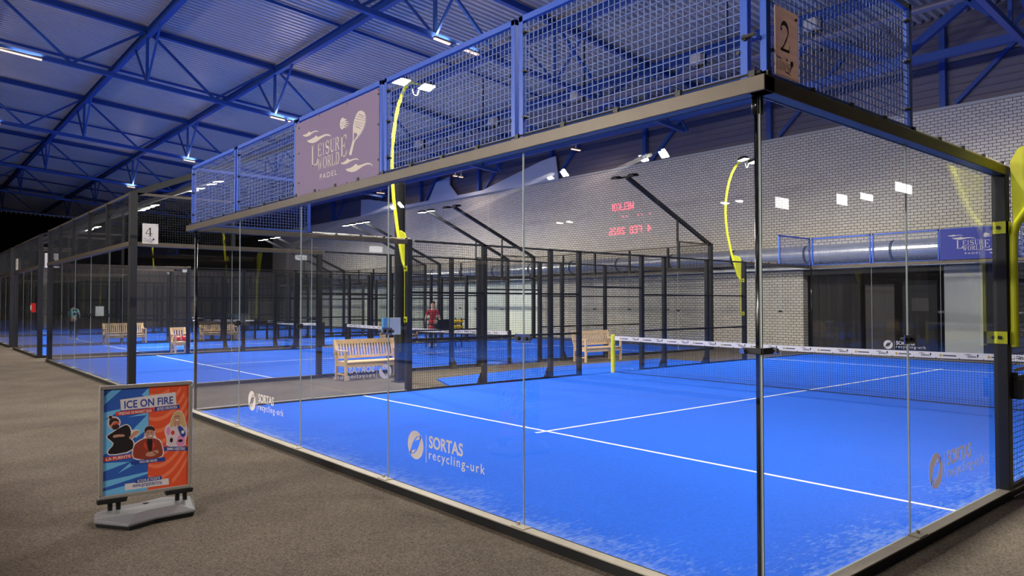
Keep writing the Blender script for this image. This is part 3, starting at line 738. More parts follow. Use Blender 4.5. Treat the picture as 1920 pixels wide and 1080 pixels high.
def mesh_frame(root, w, a0, a1, colour, z0=3.03, z1=3.93):
    t = 0.048
    mb = MB(); n0, n1 = 0.02, 0.062
    w.box(mb, a0, a0+t, n0, n1, 2.99, z1); w.box(mb, a1-t, a1, n0, n1, 2.99, z1)
    w.box(mb, a0, a1, n0, n1, z1-t, z1); w.box(mb, a0, a1, n0, n1, z0-0.03, z0-0.01)
    f = mb.build('mesh_panel', M['blue'], root, bevel=0.004)
    mb = MB(); w.wires(mb, a0+t, a1-t, z0, z1-t, 0.041, 0.05, 0.0045); mb.build('wire_mesh', M['blue_wire'], f, recalc=False)
    mb = MB()
    for z in (3.15, 3.5, 3.8):
        for a in (a0+t+0.01, a1-t-0.01): mb.tube([w.pt(a, 0.015, z), w.pt(a, 0.07, z)], 0.012, 8)
    mb.build('mesh_clip', M['black'], f)

def side_wall(root, w, style):
    near = style == 'blue'
    for a in ((0, 2), (2, 4), (16, 18), (18, 20)):
        glass_panel(w, a[0]+0.004, a[1]-(0.004 if a[1] not in (4,) else -0.02), 0.045, 2.90, root) if a[0] != 16 else glass_panel(w, 15.98, 17.996, 0.045, 2.90, root)
    for s in (2, 18):
        mb = MB(); w.box(mb, s-0.0032, s+0.0032, -0.0063, 0.0063, 0.045, 2.90); mb.build('glass_joint', M['glass_edge'], root)
        mb = MB(); w.box(mb, s-0.05, s+0.09, 0.006, 0.088, 0.045, 0.052); p = w.pt(s+0.05, 0.035, 0.052); mb.tube([p, (p[0], p[1], p[2]+0.02)], 0.013, 10)
        mb.build('foot_clamp', M['base'], root)
        mb = MB(); w.box(mb, s-0.085, s+0.085, 0.008, 0.016, 1.435, 1.50, 0)
        for q in (-0.045, 0.045): mb.tube([w.pt(s+q, -0.03, 1.467), w.pt(s+q, 0.03, 1.467)], 0.016, 10, 1)
        mb.build('glass_clamp', [M['chrome'], M['black']], root)
    for (a, b) in ((-0.09, 4.1), (15.9, 20.09)):
        mb = MB(); w.box(mb, a+0.002, b, -0.006, 0.086, FZ, 0.036, 1); w.box(mb, a+0.001, b, -0.006, 0.09, 0.0355, 0.0445, 0); mb.build('base_rail', [M['base'] if near else M['rail'], M['rubber_and_shade']], root)  # rail side coloured black for its shade, as on the end walls
        mb = MB(); w.box(mb, a+0.004, b, -0.02, 0.088, 2.90, 2.988); mb.build('top_rail', M['rail'], root, bevel=0.005)
    if near:
        mesh_frame(root, w, -0.02, 1.985, 'blue'); mesh_frame(root, w, 18.015, 20.02, 'blue')
        for (a, b) in ((0.0, 4.1), (15.9, 20.0)):
            mb = MB(); mb.tube([w.pt(a, 0.05, 3.01), w.pt(b, 0.05, 3.01)], 0.010, 8); cb = mb.build('cable', M['silver'], root)
            for i in range(9):
                q = a+i*0.5; mb = MB(); w.box(mb, q-0.02, q+0.02, 0.032, 0.07, 2.988, 3.026); mb.build('cable_clip', M['black'], cb)
    else:
        for (a, b) in ((0.06, 1.96), (18.04, 19.94)):
            mb = MB(); w.wires(mb, a, b, 3.0, 3.94, 0.03); mb.build('wire_mesh', M['wire'], root, recalc=False)
            mb = MB(); w.box(mb, a-0.05, b+0.05, 0.0, 0.06, 3.94, 3.99); mb.build('top_rail', M['rail'], root)
        for a in (2, 18):
            mb = MB(); w.box(mb, a-0.04, a+0.04, -0.0, 0.08, 2.99, 3.96); mb.build('post', M['dark_frame'], root)
    # steel posts and black mesh of the middle part
    for a in (4.045, 15.955):
        mb = MB(); w.box(mb, a-0.055, a+0.055, -0.028, 0.087, FZ, 2.995); mb.build('post', M['dark_frame'], root, bevel=0.006)
    for a in (5.95, 7.9, 8.84, 11.16, 12.1, 14.05):
        mb = MB(); w.box(mb, a-0.05, a+0.05, 0.0, 0.09, FZ, 2.99)
        v = [w.pt(a-0.09, 0.10, FZ), w.pt(a+0.09, 0.10, FZ), w.pt(a+0.09, 0.22, FZ), w.pt(a-0.09, 0.22, FZ), w.pt(a-0.06, 0.09, 0.26), w.pt(a+0.06, 0.09, 0.26), w.pt(a+0.06, 0.10, 0.26), w.pt(a-0.06, 0.10, 0.26)]
        if abs(a-10) > 1.2: mb.add(v, [(0,3,2,1),(4,5,6,7),(0,1,5,4),(1,2,6,5),(2,3,7,6),(3,0,4,7)])
        mb.build('post', M['dark_frame'], root)
    for (a, b) in ((4.10, 8.84), (11.16, 15.90)):
        for z in (0.03, 1.02, 1.95):
            mb = MB(); w.box(mb, a, b, 0.01, 0.05, z-0.02, z+0.02); mb.build('mesh_rail', M['dark_frame'], root)
        mb = MB(); w.wires(mb, a, b, 0.05, 2.95, 0.0); mb.build('wire_mesh', M['wire'], root, recalc=False)
    mb = MB(); w.box(mb, 4.2, 15.8, 0.0, 0.06, 2.95, 2.99); mb.build('mesh_rail', M['dark_frame'], root)
    mb = MB(); w.box(mb, 8.84, 11.16, 0.01, 0.05, 2.11, 2.15); mb.build('lintel', M['dark_frame'], root)
    mb = MB(); w.wires(mb, 8.84, 11.16, 2.15, 2.95, 0.0); mb.build('wire_mesh', M['wire'], root, recalc=False)

def enclosure(name, label, y0, W, style):
    root = thing(name, label, 'padel court', (0, y0, 0), 'padel court enclosures')
    e0 = Wall((0, y0), (0, 1), (-1, 0)); e1 = Wall((LEN, y0), (0, 1), (1, 0))
    s0 = Wall((0, y0), (1, 0), (0, -1)); s1 = Wall((0, y0+W), (1, 0), (0, 1))
    end_wall(root, e0, W, style); end_wall(root, e1, W, style)
    side_wall(root, s0, style); side_wall(root, s1, style)
    for (x, y, sx, sy) in ((0, y0, 1, 1), (0, y0+W, 1, -1), (LEN, y0, -1, 1), (LEN, y0+W, -1, -1)):
        mb = MB()
        if style == 'blue':
            cx, cy = x+0.022*sx, y+0.022*sy
            mb.tube([(cx, cy, 0.012), (cx, cy, 2.9)], 0.020, 14); mb.tube([(cx, cy, 2.8), (cx, cy, 2.9)], 0.032, 14)
            mb.build('corner_tube', M['black_gloss'], root, smooth=True)
            mb = MB()
            for (ax, ay) in ((1, 0), (0, 1)):
                p0 = (x-0.02*sx, y-0.02*sy, 1.468); p1 = (x+(0.125*ax-0.02)*sx, y+(0.125*ay-0.02)*sy, 1.468)
                mb.bar(p0, p1, 0.016, 0.036)
                q = (x+(0.10*ax-0.03)*sx, y+(0.10*ay-0.03)*sy, 1.468); q2 = (x+(0.10*ax+0.02)*sx, y+(0.10*ay+0.02)*sy, 1.468)
            mb.build('corner_clamp', M['black'], root, bevel=0.004)
            for (ax, ay, nx, ny) in ((1, 0, 0, -1), (0, 1, -1, 0)):
                mb = MB(); c = Vector((x+0.09*ax*sx, y+0.09*ay*sy, 1.468)); nn = Vector((nx*sx, ny*sy, 0))
                mb.tube([c+nn*0.02, c+nn*0.05], 0.016, 12); mb.build('clamp_knob', M['chrome'], root)
        else:
            mb.box(x-0.07*sx, x+0.07*sx, y-0.10*sy, y+0.05*sy, FZ, 4.0); mb.build('corner_post', M['dark_frame'], root, bevel=0.006)
    return root

def turf(label, y0, W):
    t = thing('court_turf', label, 'artificial turf', (0, y0, 0), 'blue court surfaces')
    mb = MB(); mb.box(0.007, LEN-0.007, y0+0.007, y0+W-0.007, FZ, 0.012); mb.build('turf', M['turf'], t)
    for (x0, x1, ya, yb) in ((3.02, 3.07, 0.01, W-0.01), (LEN-3.07, LEN-3.02, 0.01, W-0.01), (2.85, LEN-2.85, W/2-0.025, W/2+0.025)):
        mb = MB(); z = 0.0135 if yb-ya > 1 else 0.0145
        mb.box(x0, x1, y0+ya, y0+yb, 0.0122, z); mb.build('court_line', M['white_line'], t)
    return t

def padel_net(label, y0, W, posts='yellow'):
    t = thing('padel_net', label, 'net', (10, y0+W/2, 0), 'court nets')
    ya, yb = y0+0.0, y0+W-0.0
    for y in (ya, yb):
        mb = MB(); mb.tube([(10, y, 0.0), (10, y, 0.94)], 0.055, 18); mb.tube([(10, y, 0.94), (10, y, 0.955)], [0.055, 0.03], 18)
        mb.tube([(10, y, 0.86), (10, y, 0.88)], 0.06, 18)
        mb.build('net_post', M['yellow'] if posts == 'yellow' else M['dark_frame'], t)
    n = 24; top = lambda f: 0.92-0.04*(1-abs(2*f-1)**1.5)
    mb = MB(); vs = []; y_ = lambda f: ya+0.06+(yb-ya-0.12)*f
    for i in range(n+1):
        f = i/n; z = top(f); y = y_(f)
        vs += [(9.992, y, z-0.105), (9.992, y, z), (10.008, y, z), (10.008, y, z-0.105)]
    fs = []
    for i in range(n):
        for k in range(4): fs.append((4*i+k, 4*i+(k+1)%4, 4*(i+1)+(k+1)%4, 4*(i+1)+k))
    fs += [(0,1,2,3), (4*n+3,4*n+2,4*n+1,4*n)]
    mb.add(vs, fs); band = mb.build('net_band', M['band'], t)
    # printed marks on the band
    F = Flat((9.991, yb, 0), (0, -1, 0), (0, 0, 1), (-1, 0, 0), 0.001)
    i = 0; x = 0.25
    while x < W-0.4:
        zc = top(1-x/W)-0.055
        if i % 2 == 0:
            F.disc(x, zc, 0.022, 0.022, 1); F.rect(x+0.035, x+0.24, zc-0.010, zc+0.010, 0)
        else:
            F.ribbon([(x, zc+0.02), (x+0.06, zc+0.03), (x+0.12, zc+0.015)], [0.004, 0.014, 0.004], 0)
            for q in range(6): F.rect(x+0.05+q*0.022, x+0.064+q*0.022, zc-0.02, zc+0.008, 0)
            F.disc(x+0.20, zc+0.016, 0.014, 0.022, 0); F.ribbon([(x+0.197, zc), (x+0.19, zc-0.03)], 0.007, 0)
        F.poly([(x+0.27, zc-0.05), (x+0.285, zc-0.03), (x+0.30, zc-0.05)], 0)
        i += 1; x += 0.36
    F.build('print', [M['mark_dark'], M['mark_gold']], band)
    mb = MB(); h = 0.0016; z0 = 0.03
    k = int((yb-ya-0.12)/0.045)
    for i in range(k+1):
        f = i/k; y = y_(f); mb.box(10-h, 10+h, y-h, y+h, z0, top(f)-0.1)
    for j in range(19):
        prev = None
        for i in range(n+1):
            f = i/n; z = z0+(top(f)-0.12-z0)*j/18; p = (10, y_(f), z)
            if prev: mb.bar(prev, p, 2*h, 2*h, caps=False)
            prev = p
    mb.build('netting', M['net'], t, recalc=False)
    mb = MB(); mb.tube([(10, ya+0.05, 0.03), (10, yb-0.05, 0.03)], 0.008, 8); mb.build('bottom_cord', M['net'], t)
    return t

def lamp_head(parent, cx, cy, cz, housing, w=FLOOD_W, sx=0.30, sy=0.26, tilt=(0, 0)):
    R = Matrix.Rotation(math.radians(tilt[0]), 3, 'X') @ Matrix.Rotation(math.radians(tilt[1]), 3, 'Y')
    c = Vector((cx, cy, cz)); P = lambda x, y, z: tuple(c + R @ Vector((x, y, z)))
    a, b = sx/2, sy/2
    mb = MB(); v = [P(-a,-b,0),P(a,-b,0),P(a,b,0),P(-a,b,0),P(-a*.8,-b*.8,0.06),P(a*.8,-b*.8,0.06),P(a*.8,b*.8,0.06),P(-a*.8,b*.8,0.06)]
    mb.add(v, [(0,3,2,1),(4,5,6,7),(0,1,5,4),(1,2,6,5),(2,3,7,6),(3,0,4,7)])
    for k in range(5):
        x = -a*.7 + a*1.4*k/4; mb.add([P(x-.006,-b*.7,.06),P(x+.006,-b*.7,.06),P(x+.006,b*.7,.06),P(x-.006,b*.7,.06),P(x-.006,-b*.7,.09),P(x+.006,-b*.7,.09),P(x+.006,b*.7,.09),P(x-.006,b*.7,.09)], [(4,5,6,7),(0,1,5,4),(1,2,6,5),(2,3,7,6),(3,0,4,7)])
    h = mb.build('lamp_head', housing, parent)
    mb = MB(); a2, b2 = a*.9, b*.9
    mb.add([P(-a2,-b2,-0.004),P(a2,-b2,-0.004),P(a2,b2,-0.004),P(-a2,b2,-0.004),P(-a2,-b2,-0.012),P(a2,-b2,-0.012),P(a2,b2,-0.012),P(-a2,b2,-0.012)], [(0,1,2,3),(7,6,5,4),(4,5,1,0),(5,6,2,1),(6,7,3,2),(7,4,0,3)])
    mb.build('lens', M['lens'] if w else M['lens_off'], h)
    if not w: return h
    l = bpy.data.lights.new('flood_source', 'AREA'); l.shape = 'RECTANGLE'; l.size = sx*.9; l.size_y = sy*.9; l.energy = w; l.color = (1.0, 0.955, 0.86)
    lo = bpy.data.objects.new('light_source', l); COL.objects.link(lo); lo.parent = h
    lo.location = c + R @ Vector((0, 0, -0.02)) - wpos(h); lo.rotation_euler = R.to_euler()
    return h

def yellow_lamp(x, y, sy, label, face=1):
    """curved yellow mast on the post at (x, y); sy = outward direction along Y"""
    t = thing('curved_floodlight', label, 'floodlight', (x, y+sy*0.17, 1.34), 'curved yellow floodlights')
    prof = [(0.125,1.34),(0.125,1.7),(0.125,2.1),(0.128,2.36),(0.155,2.45),(0.24,2.58),(0.31,2.78),(0.38,3.0),(0.46,3.26),(0.53,3.56),(0.60,3.86),(0.645,4.2),(0.665,4.55),(0.65,4.9),(0.60,5.2),(0.53,5.48),(0.43,5.72),(0.30,5.92),(0.18,6.03),(0.02,6.10)]
    mb = MB(); mb.tube([(x, y+sy*n, z) for n, z in prof], 0.034, 14); mb.build('mast', M['yellow'], t, smooth=False)
    mb = MB(); g = [(0.13,2.40),(0.24,2.56),(0.38,2.98),(0.44,3.17),(0.33,3.20),(0.17,3.13),(0.11,3.02)]
    mb.prism([(y+sy*n, z) for n, z in g], 0, x-0.006, x+0.006); mb.build('gusset_plate', M['yellow'], t)
    for z in (1.42, 2.42):
        mb = MB(); mb.box(x-0.072, x-0.056, y-sy*0.015, y+sy*0.105, z-0.055, z+0.055); mb.box(x-0.072, x+0.03, y+sy*0.088, y+sy*0.105, z-0.055, z+0.055); c = mb.build('clamp', M['yellow'], t)
        mb = MB(); mb.tube([(x-0.072, y+sy*0.03, z), (x-0.088, y+sy*0.03, z)], 0.018, 6); mb.build('bolt', M['black'], c)
    mb = MB(); mb.tube([(x-0.34, y-sy*0.02, 6.10), (x+0.34, y-sy*0.02, 6.10)], 0.022, 10); mb.build('cross_arm', M['yellow'], t)
    for dx in (-0.29, 0.30):
        lamp_head(t, x+dx, y-sy*0.16, 6.03, M['black'], w=FLOOD_W*(1.15 if x > 10 else 1.0), tilt=(sy*-12, -5 if x > 10 else 0))
    pts = [(x+0.12+0.07*math.cos(a), y-0.02, 5.98+0.12*math.sin(a)) for a in [PI+PI*k/10 for k in range(11)]]
    mb = MB(); mb.tube(pts, 0.007, 6); mb.build('cable_loop', M['band'], t)
    return t

def arm_lamp(x, y, sx, label, group='black arm floodlights', w=FLOOD_W, aim=8):
    """black raking arm from a corner post at (x, y) rising along sx"""
    t = thing('arm_floodlight', label, 'floodlight', (x, y, 3.98), group)
    top = (x+sx*4.75, y, 6.0)
    mb = MB(); mb.bar((x, y, 3.96), top, 0.12, 0.12); mb.build('arm', M['dark_frame'], t)
    mb = MB(); mb.box(x+sx*2.0-0.03, x+sx*2.0+0.03, y-0.03, y+0.03, 3.9, 4.78); mb.build('stay', M['dark_frame'], t)
    mb = MB(); mb.bar((top[0]-0.05*sx, y-0.42, 6.03), (top[0]-0.05*sx, y+0.42, 6.03), 0.06, 0.06); mb.build('cross_arm', M['dark_frame'], t)
    for dy in (-0.36, 0.36):
        lamp_head(t, top[0]+0.14*sx, y+dy, 5.98, M['black'], w=w, sx=0.32, sy=0.28, tilt=(0, sx*-8 if aim == 8 else aim))
    return t
# ------------------------------------------------------------------ build the courts
turf('bright blue turf with white lines inside the nearest glass court', 0, 10)
near = enclosure('padel_court', 'nearest padel court, glass corner with pale blue mesh frames on top', 0, 10, 'blue')
turf('blue turf of the second court, behind the wooden benches', 14, 10)
enclosure('padel_court', 'second padel court with black corner post beside the number 4 board', 14, 10, 'black')
turf('narrow blue turf of the third court left of the tall black post', 26, 6)
enclosure('padel_court', 'narrow third padel court with three glass panels, left of the second court', 26, 6, 'black')
turf('blue turf of the fourth court at the left picture edge', 33.5, 10)
enclosure('padel_court', 'fourth padel court cut by the left picture edge', 33.5, 10, 'black')
turf('blue turf of the fifth court, farthest along the row', 45.5, 10)
enclosure('padel_court', 'fifth padel court, farthest along the row, seen through the others', 45.5, 10, 'black')

# stickers on the near court glass
panels = [o for o in near.children if o.name.startswith('glass_panel')]
def panel_at(x, y):
    best = None
    for p in panels:
        c = sum((v.co for v in p.data.vertices), Vector()) / len(p.data.vertices) + near.location
        d = math.hypot(c.x-x, c.y-y)
        if best is None or d < best[0]: best = (d, p)
    return best[1]
logo_decal((0, 3.62, 0), (0, -1, 0), (-1, 0, 0), panel_at(0, 3), 0.0, 1.0)
logo_decal((0, 7.62, 0), (0, -1, 0), (-1, 0, 0), panel_at(0, 7), 0.0, 1.0)
logo_decal((2.36, 0, 0), (1, 0, 0), (0, -1, 0), panel_at(3, 0), 0.0, 1.06)
logo_decal((3.64, 10, 0), (-1, 0, 0), (0, 1, 0), panel_at(3, 10), 0.0, 1.06)
logo_decal((20, 7.64, 0), (0, -1, 0), (-1, 0, 0), panel_at(20, 7), 0.0, 1.06)

padel_net('net with printed white band and yellow posts across the nearest court', 0, 10)
padel_net('net of the second court behind the wooden benches', 14, 10, 'black')
padel_net('net of the narrow third court', 26, 6, 'black')
padel_net('net of the fourth court, far left behind the glass', 33.5, 10, 'black')

yellow_lamp(4.045, 10, 1, 'curved yellow floodlight mast left of centre, lamps lit above the court mesh')
yellow_lamp(15.955, 10, 1, 'curved yellow floodlight mast at the far court post, just left of the glass corner')
yellow_lamp(4.045, 0, -1, 'curved yellow floodlight mast bolted to the black post at the right picture edge')
yellow_lamp(15.955, 0, -1, 'curved yellow floodlight mast hidden behind the right edge post, far end of near court')

for (x, y, sx, lab) in (
    (0, 14, 1, 'black raking floodlight arm rising from the post beside the number 4 board'),
    (LEN, 14, -1, 'black raking floodlight arm right of the red display reflection'),
    (0, 24, 1, 'black raking floodlight arm on the far left corner of the second court'),
    (LEN, 24, -1, 'black raking floodlight arm over the mesh, right one of a close pair'),
    (0, 26, 1, 'black raking floodlight arm on the near corner of the narrow court'),
    (LEN, 26, -1, 'black raking floodlight arm over the mesh, left one of a close pair'),
    (0, 32, 1, 'black raking floodlight arm on the left corner of the narrow court'),
    (LEN, 32, -1, 'black raking floodlight arm at the back of the narrow court'),
    (0, 33.5, 1, 'black raking floodlight arm on the near corner of the fourth court'),
    (LEN, 33.5, -1, 'black raking floodlight arm at the back of the fourth court, nearer side'),
    (0, 43.5, 1, 'black raking floodlight arm on the left corner of the fourth court'),
    (LEN, 43.5, -1, 'black raking floodlight arm at the back of the fourth court, farther side'),
    (0, 45.5, 1, 'black raking floodlight arm on the near corner of the fifth court'),
    (LEN, 45.5, -1, 'black raking floodlight arm at the back of the fifth court')):
    arm_lamp(x, y, sx, lab, w=0 if (x > 0 and y in (14, 24)) else FLOOD_W*(1.3 if x > 0 else 1.0), aim=-6 if x > 0 else 8)

# the opposite row of courts across the walkway: out of frame, it lights the walkway and shows in the glass
for (y0, lab) in ((1.0, 'nearer'), (15.0, 'farther')):
    tf = turf('blue turf across the walkway, mirrored in the glass, ' + lab + ' one', y0, 10); tf.location.x -= 28.0
    en = enclosure('padel_court', 'padel court across the walkway, seen only mirrored in the glass, ' + lab + ' one', y0, 10, 'black'); en.location.x -= 28.0
    for (x, y, sx, w2) in ((0, y0, 1, 'far right'), (LEN, y0, -1, 'near right'), (0, y0+10, 1, 'far left'), (LEN, y0+10, -1, 'near left')):
        al = arm_lamp(x, y, sx, 'raking floodlight arm across the walkway, ' + w2 + ' corner of the ' + lab + ' mirrored court', 'mirrored floodlights', FLOOD_W*((3.2 if y0 < 5 else 2.2) if sx < 0 else 1.0), -42 if sx < 0 else 8); al.location.x -= 28.0

# blue turf apron outside the door of the near court
mb = MB(); mb.prism([(5.9, 11.75), (5.2, 10.12), (14.6, 10.12), (14.6, 12.2), (9.4, 12.3)], 2, FZ, 0.0)
tag(rehome(mb.build('turf_mat', M['turf_plain'])), 'loose strip of blue turf on the floor outside the court side door', 'turf mat')

# ------------------------------------------------------------------ signs
def logo_sign(name, label, board_mat, o, u, n, x0, w, z0, z1):
    """board of width w starting x0 along u from o, with the emblem and lettering"""
    O, U, N = Vector(o), Vector(u), Vector(n)
    t = thing(name, label, 'sign', O + U*(x0+w/2) + Vector((0, 0, z0)))
    mb = MB(); a, b = O+U*x0, O+U*(x0+w)
    p, q = a+N*0.062, b+N*0.066
    mb.box(p.x, q.x, p.y, q.y, z0, z1); bd = mb.build('board', board_mat, t)
    for fx in (0.02, w*0.33, w*0.66, w-0.02):
        for z in (z0+0.02, z1-0.02):
            mb = MB(); c = a+U*fx+N*0.066+Vector((0,0,z)); mb.tube([c, c+N*0.006], 0.006, 6); mb.build('cable_tie', M['black'], t)
    k = w / 1.945
    F = Flat(a+N*0.066, u, (0, 0, 1), n, 0.0012)
    X = lambda p: ((p[0]-0.06)*k, z0 + (p[1]-3.0))
    for nm in ('w1', 'w2', 'w3', 'w4', 'racket'): F.poly([X(p) for p in LOGO[nm]])
    b = [X(p) for p in LOGO['ball']]; F.disc(b[0][0], b[0][1], abs(b[2][0]-b[0][0]), abs(b[1][1]-b[0][1]))
    ln = [X(p) for p in LOGO['lines']]
    for i in range(0, 10, 2): F.poly([(ln[i][0], ln[i][1]+0.008), (ln[i][0], ln[i][1]-0.008), ln[i+1]])
    for nm, chs in (('L', 'L'), ('EISUR', 'EISUR'), ('E', 'E'), ('WORLD', 'WORLD')):
        p = [X(q) for q in LOGO[nm]]
        if nm == 'L': bx, by, bw, bh = p[0][0], p[0][1], p[2][0]-p[0][0]+0.02, p[1][1]-p[0][1]
        else: bx, by, bw, bh = p[0][0], p[0][1], p[2][0]-p[0][0], p[1][1]-p[0][1]
        rel = {'I': 0.62, 'W': 1.35, 'O': 1.12}; tot = sum(rel.get(c, 1.0) for c in chs); x = bx
        for c in chs:
            cw = bw*rel.get(c, 1.0)/tot; F.serif(c, x+cw*0.02, by, cw*0.94, bh); x += cw
    p = [X(q) for q in LOGO['PADEL']]
    F.text('PADEL', (p[0][0], p[0][1]), (p[2][0], p[0][1]), p[1][1]-p[0][1], spacing=1.3)
    # cut-outs in the board colour: racket throat, holes, ball seam
    F.poly([X(q) for q in LOGO['throat']], 1, 0.0008)
    d = [X(q) for q in LOGO['dots']]
    for i in range(0, 12, 2):
        for q in range(7):
            f = q/6; F.disc(d[i][0]+(d[i+1][0]-d[i][0])*f, d[i][1]+(d[i+1][1]-d[i][1])*f, 0.0075*k, 0.006, 1, 0.0008, 8)
    s = [X(q) for q in LOGO['racket']]
    F.ribbon([(s[1][0]+0.0, s[1][1]-0.03), (s[2][0]-0.012, s[2][1]), (s[3][0]-0.014, s[3][1]), (s[4][0]-0.016, s[4][1]), (s[5][0]-0.015, s[5][1]), (s[6][0]-0.015, s[6][1]+0.002)], 0.006, 1, 0.0008)
    F.ribbon([(b[0][0]-0.03, b[0][1]+0.012), (b[0][0], b[0][1]+0.004), (b[0][0]+0.025, b[0][1]+0.02), (b[0][0]+0.02, b[0][1]-0.02), (b[0][0]-0.012, b[0][1]-0.022), (b[0][0]-0.03, b[0][1]-0.034)], 0.006, 1, 0.0008)
    F.build('lettering', [M['cream'], board_mat], bd)
    return t
logo_sign('name_sign', 'sign with lilac glare in its colour, cream lettering and racket emblem, on the near court mesh', M['sign_lilac_glare'], (0, 6.09, 0), (0, -1, 0), (-1, 0, 0), 0.06, 1.96, 2.985, 3.86)
logo_sign('name_sign', 'navy sign with white lettering on the far end mesh of the near court', M['sign_blue'], (20, 6.0, 0), (0, -1, 0), (-1, 0, 0), 0.02, 1.96, 3.0, 3.9)

def number_board(name, label, board_mat, num, o, u, n, x0, w, z0, z1, mini=True, off=0.03):
    O, U, N = Vector(o), Vector(u), Vector(n)
    t = thing(name, label, 'number board', O + U*(x0+w/2) + Vector((0, 0, z0)), 'court number boards')
    a, b = O+U*x0, O+U*(x0+w); p, q = a+N*off, b+N*(off+0.006)
    mb = MB(); mb.box(p.x, q.x, p.y, q.y, z0, z1); bd = mb.build('board', board_mat, t)
    F = Flat(a+N*(off+0.006), u, (0, 0, 1), n, 0.001); h = z1-z0
    F.serif(num, w*0.16, z0+h*0.37, w*0.5 if mini else w*0.6, h*0.43)
    if mini:
        rel = {'I': 0.62}; x = w*0.06; y = z0+h*0.115
        F.serif('L', x, y-0.01, w*0.10, h*0.12); x += w*0.11
        for c in 'EISUR': F.serif(c, x, y+h*0.03, w*0.075*rel.get(c,1), h*0.07); x += w*0.08*rel.get(c,1)
        F.serif('E', x, y-0.01, w*0.10, h*0.12)
        x = w*0.18
        for c in 'WORLD': F.serif(c, x, y-h*0.035, w*0.075, h*0.06); x += w*0.08
        F.ribbon([(w*0.04, z0+h*0.27), (w*0.14, z0+h*0.255), (w*0.30, z0+h*0.25)], [0.002, 0.008, 0.002])
        F.ribbon([(w*0.40, z0+h*0.075), (w*0.52, z0+h*0.07), (w*0.66, z0+h*0.05)], [0.002, 0.008, 0.002])
        F.disc(w*0.49, z0+h*0.26, w*0.03, w*0.03); F.disc(w*0.70, z0+h*0.225, w*0.06, h*0.05, rot=-0.4); F.ribbon([(w*0.68, z0+h*0.19), (w*0.62, z0+h*0.11)], 0.009)
    F.build('number', M['ink'], bd)
    mb = MB(); c = b-U*0.03+N*(off+0.006)+Vector((0,0,z1-0.035)); mb.tube([c, c+N*0.008], 0.008, 6); mb.build('cable_tie', M['black'], t)
    return t
number_board('number_board', 'white board with the number 2 at the near glass corner, warm light in its colour', M['sign_warm_lit'], '2', (0, 0, 0), (1, 0, 0), (0, -1, 0), 0.055, 0.255, 3.02, 3.41, off=0.066)
number_board('number_board', 'white board with the number 4 beside the black post', M['sign_white'], '4', (0, 14, 0), (1, 0, 0), (0, -1, 0), 0.16, 0.30, 2.96, 3.37, off=0.09)
number_board('number_board', 'white number board between the narrow court and the second court', M['sign_white'], '6', (0, 26, 0), (1, 0, 0), (0, -1, 0), 0.10, 0.42, 2.92, 3.40, False, off=0.09)
number_board('number_board', 'white number board on the mesh of the narrow third court', M['sign_white'], '3', (0, 32, 0), (0, -1, 0), (-1, 0, 0), 0.60, 0.60, 3.02, 3.45, False, off=0.09)

# latch clamp between the two mesh frames over the glass corner
t = thing('frame_coupler', 'black round coupler joining the blue mesh frames beside the number 2 board', 'clamp', (-0.045, 0.0, 3.22))
mb = MB(); mb.tube([(-0.070, 0.055, 3.225), (-0.070, -0.025, 3.225)], 0.013, 12); mb.tube([(-0.060, 0.045, 3.225), (-0.076, 0.045, 3.225)], 0.018, 12); mb.build('body', M['black'], t)
mb = MB(); mb.tube([(-0.060, -0.016, 3.225), (-0.078, -0.016, 3.225)], 0.016, 12); mb.build('knob', M['chrome'], t)

# latch box on the right edge post
t = thing('gate_latch', 'black latch box with lever on the post at the right picture edge', 'latch', (4.14, -0.09, 0.86))
mb = MB(); mb.box(4.10, 4.18, -0.16, -0.02, 0.86, 1.04); mb.box(4.10, 4.155, -0.12, -0.05, 1.04, 1.10); mb.build('box', M['black'], t, bevel=0.006)
mb = MB(); mb.bar((4.12, -0.10, 1.12), (4.31, -0.15, 1.14), 0.02, 0.03); mb.build('lever', M['silver'], t, bevel=0.004)

# ------------------------------------------------------------------ red dot matrix display (seen mirrored in the glass)
FONT57 = {'W':['10001','10001','10001','10101','10101','11011','10001'],'E':['11111','10000','10000','11110','10000','10000','11111'],'L':['10000','10000','10000','10000','10000','10000','11111'],
 'K':['10001','10010','10100','11000','10100','10010','10001'],'O':['01110','10001','10001','10001','10001','10001','01110'],'4':['00010','00110','01010','10010','11111','00010','00010'],
 'F':['11111','10000','10000','11110','10000','10000','10000'],'B':['11110','10001','10001','11110','10001','10001','11110'],'2':['01110','10001','00001','00110','01000','10000','11111'],
 '0':['01110','10001','10011','10101','11001','10001','01110'],'6':['01110','10000','10000','11110','10001','10001','01110'],' ':['00000']*7,'_':['11100','00000','00000','00000','00000','00000','00000'],'M':['10000','11000','10000','10000','10000','10000','10000']}
XD = -7.80
t = thing('text_display', 'red dot matrix display opposite the court, seen mirrored in the near glass', 'display', (XD, 7.85, 2.92), None)
mb = MB(); mb.box(XD-0.08, XD, 6.90, 8.70, 2.90, 3.97); mb.build('casing', M['black'], t, bevel=0.01)
def dots(name, body, y0, z0, cw, ch, m):
    mb = MB(); x = y0
    for c in body:
        for r in range(7):
            for q in range(5):
                if FONT57[c][r][q] == '1':
                    yy, zz = x+q*cw/6, z0+ch*(6-r)/6; mb.box(XD+0.0005, XD+0.006, yy, yy+cw/6*0.82, zz, zz+ch/6*0.82)
        x += cw*1.05
    return mb.build(name, m, t)
dots('lit_text', 'WELKOM', 7.46, 3.66, 0.105, 0.13, M['led'])
dots('lit_text', '_ __  __', 7.02, 3.44, 0.095, 0.08, M['led_dim'] if False else M['led'])
dots('lit_text', '4 FEB 2026', 7.02, 3.16, 0.108, 0.13, M['led'])

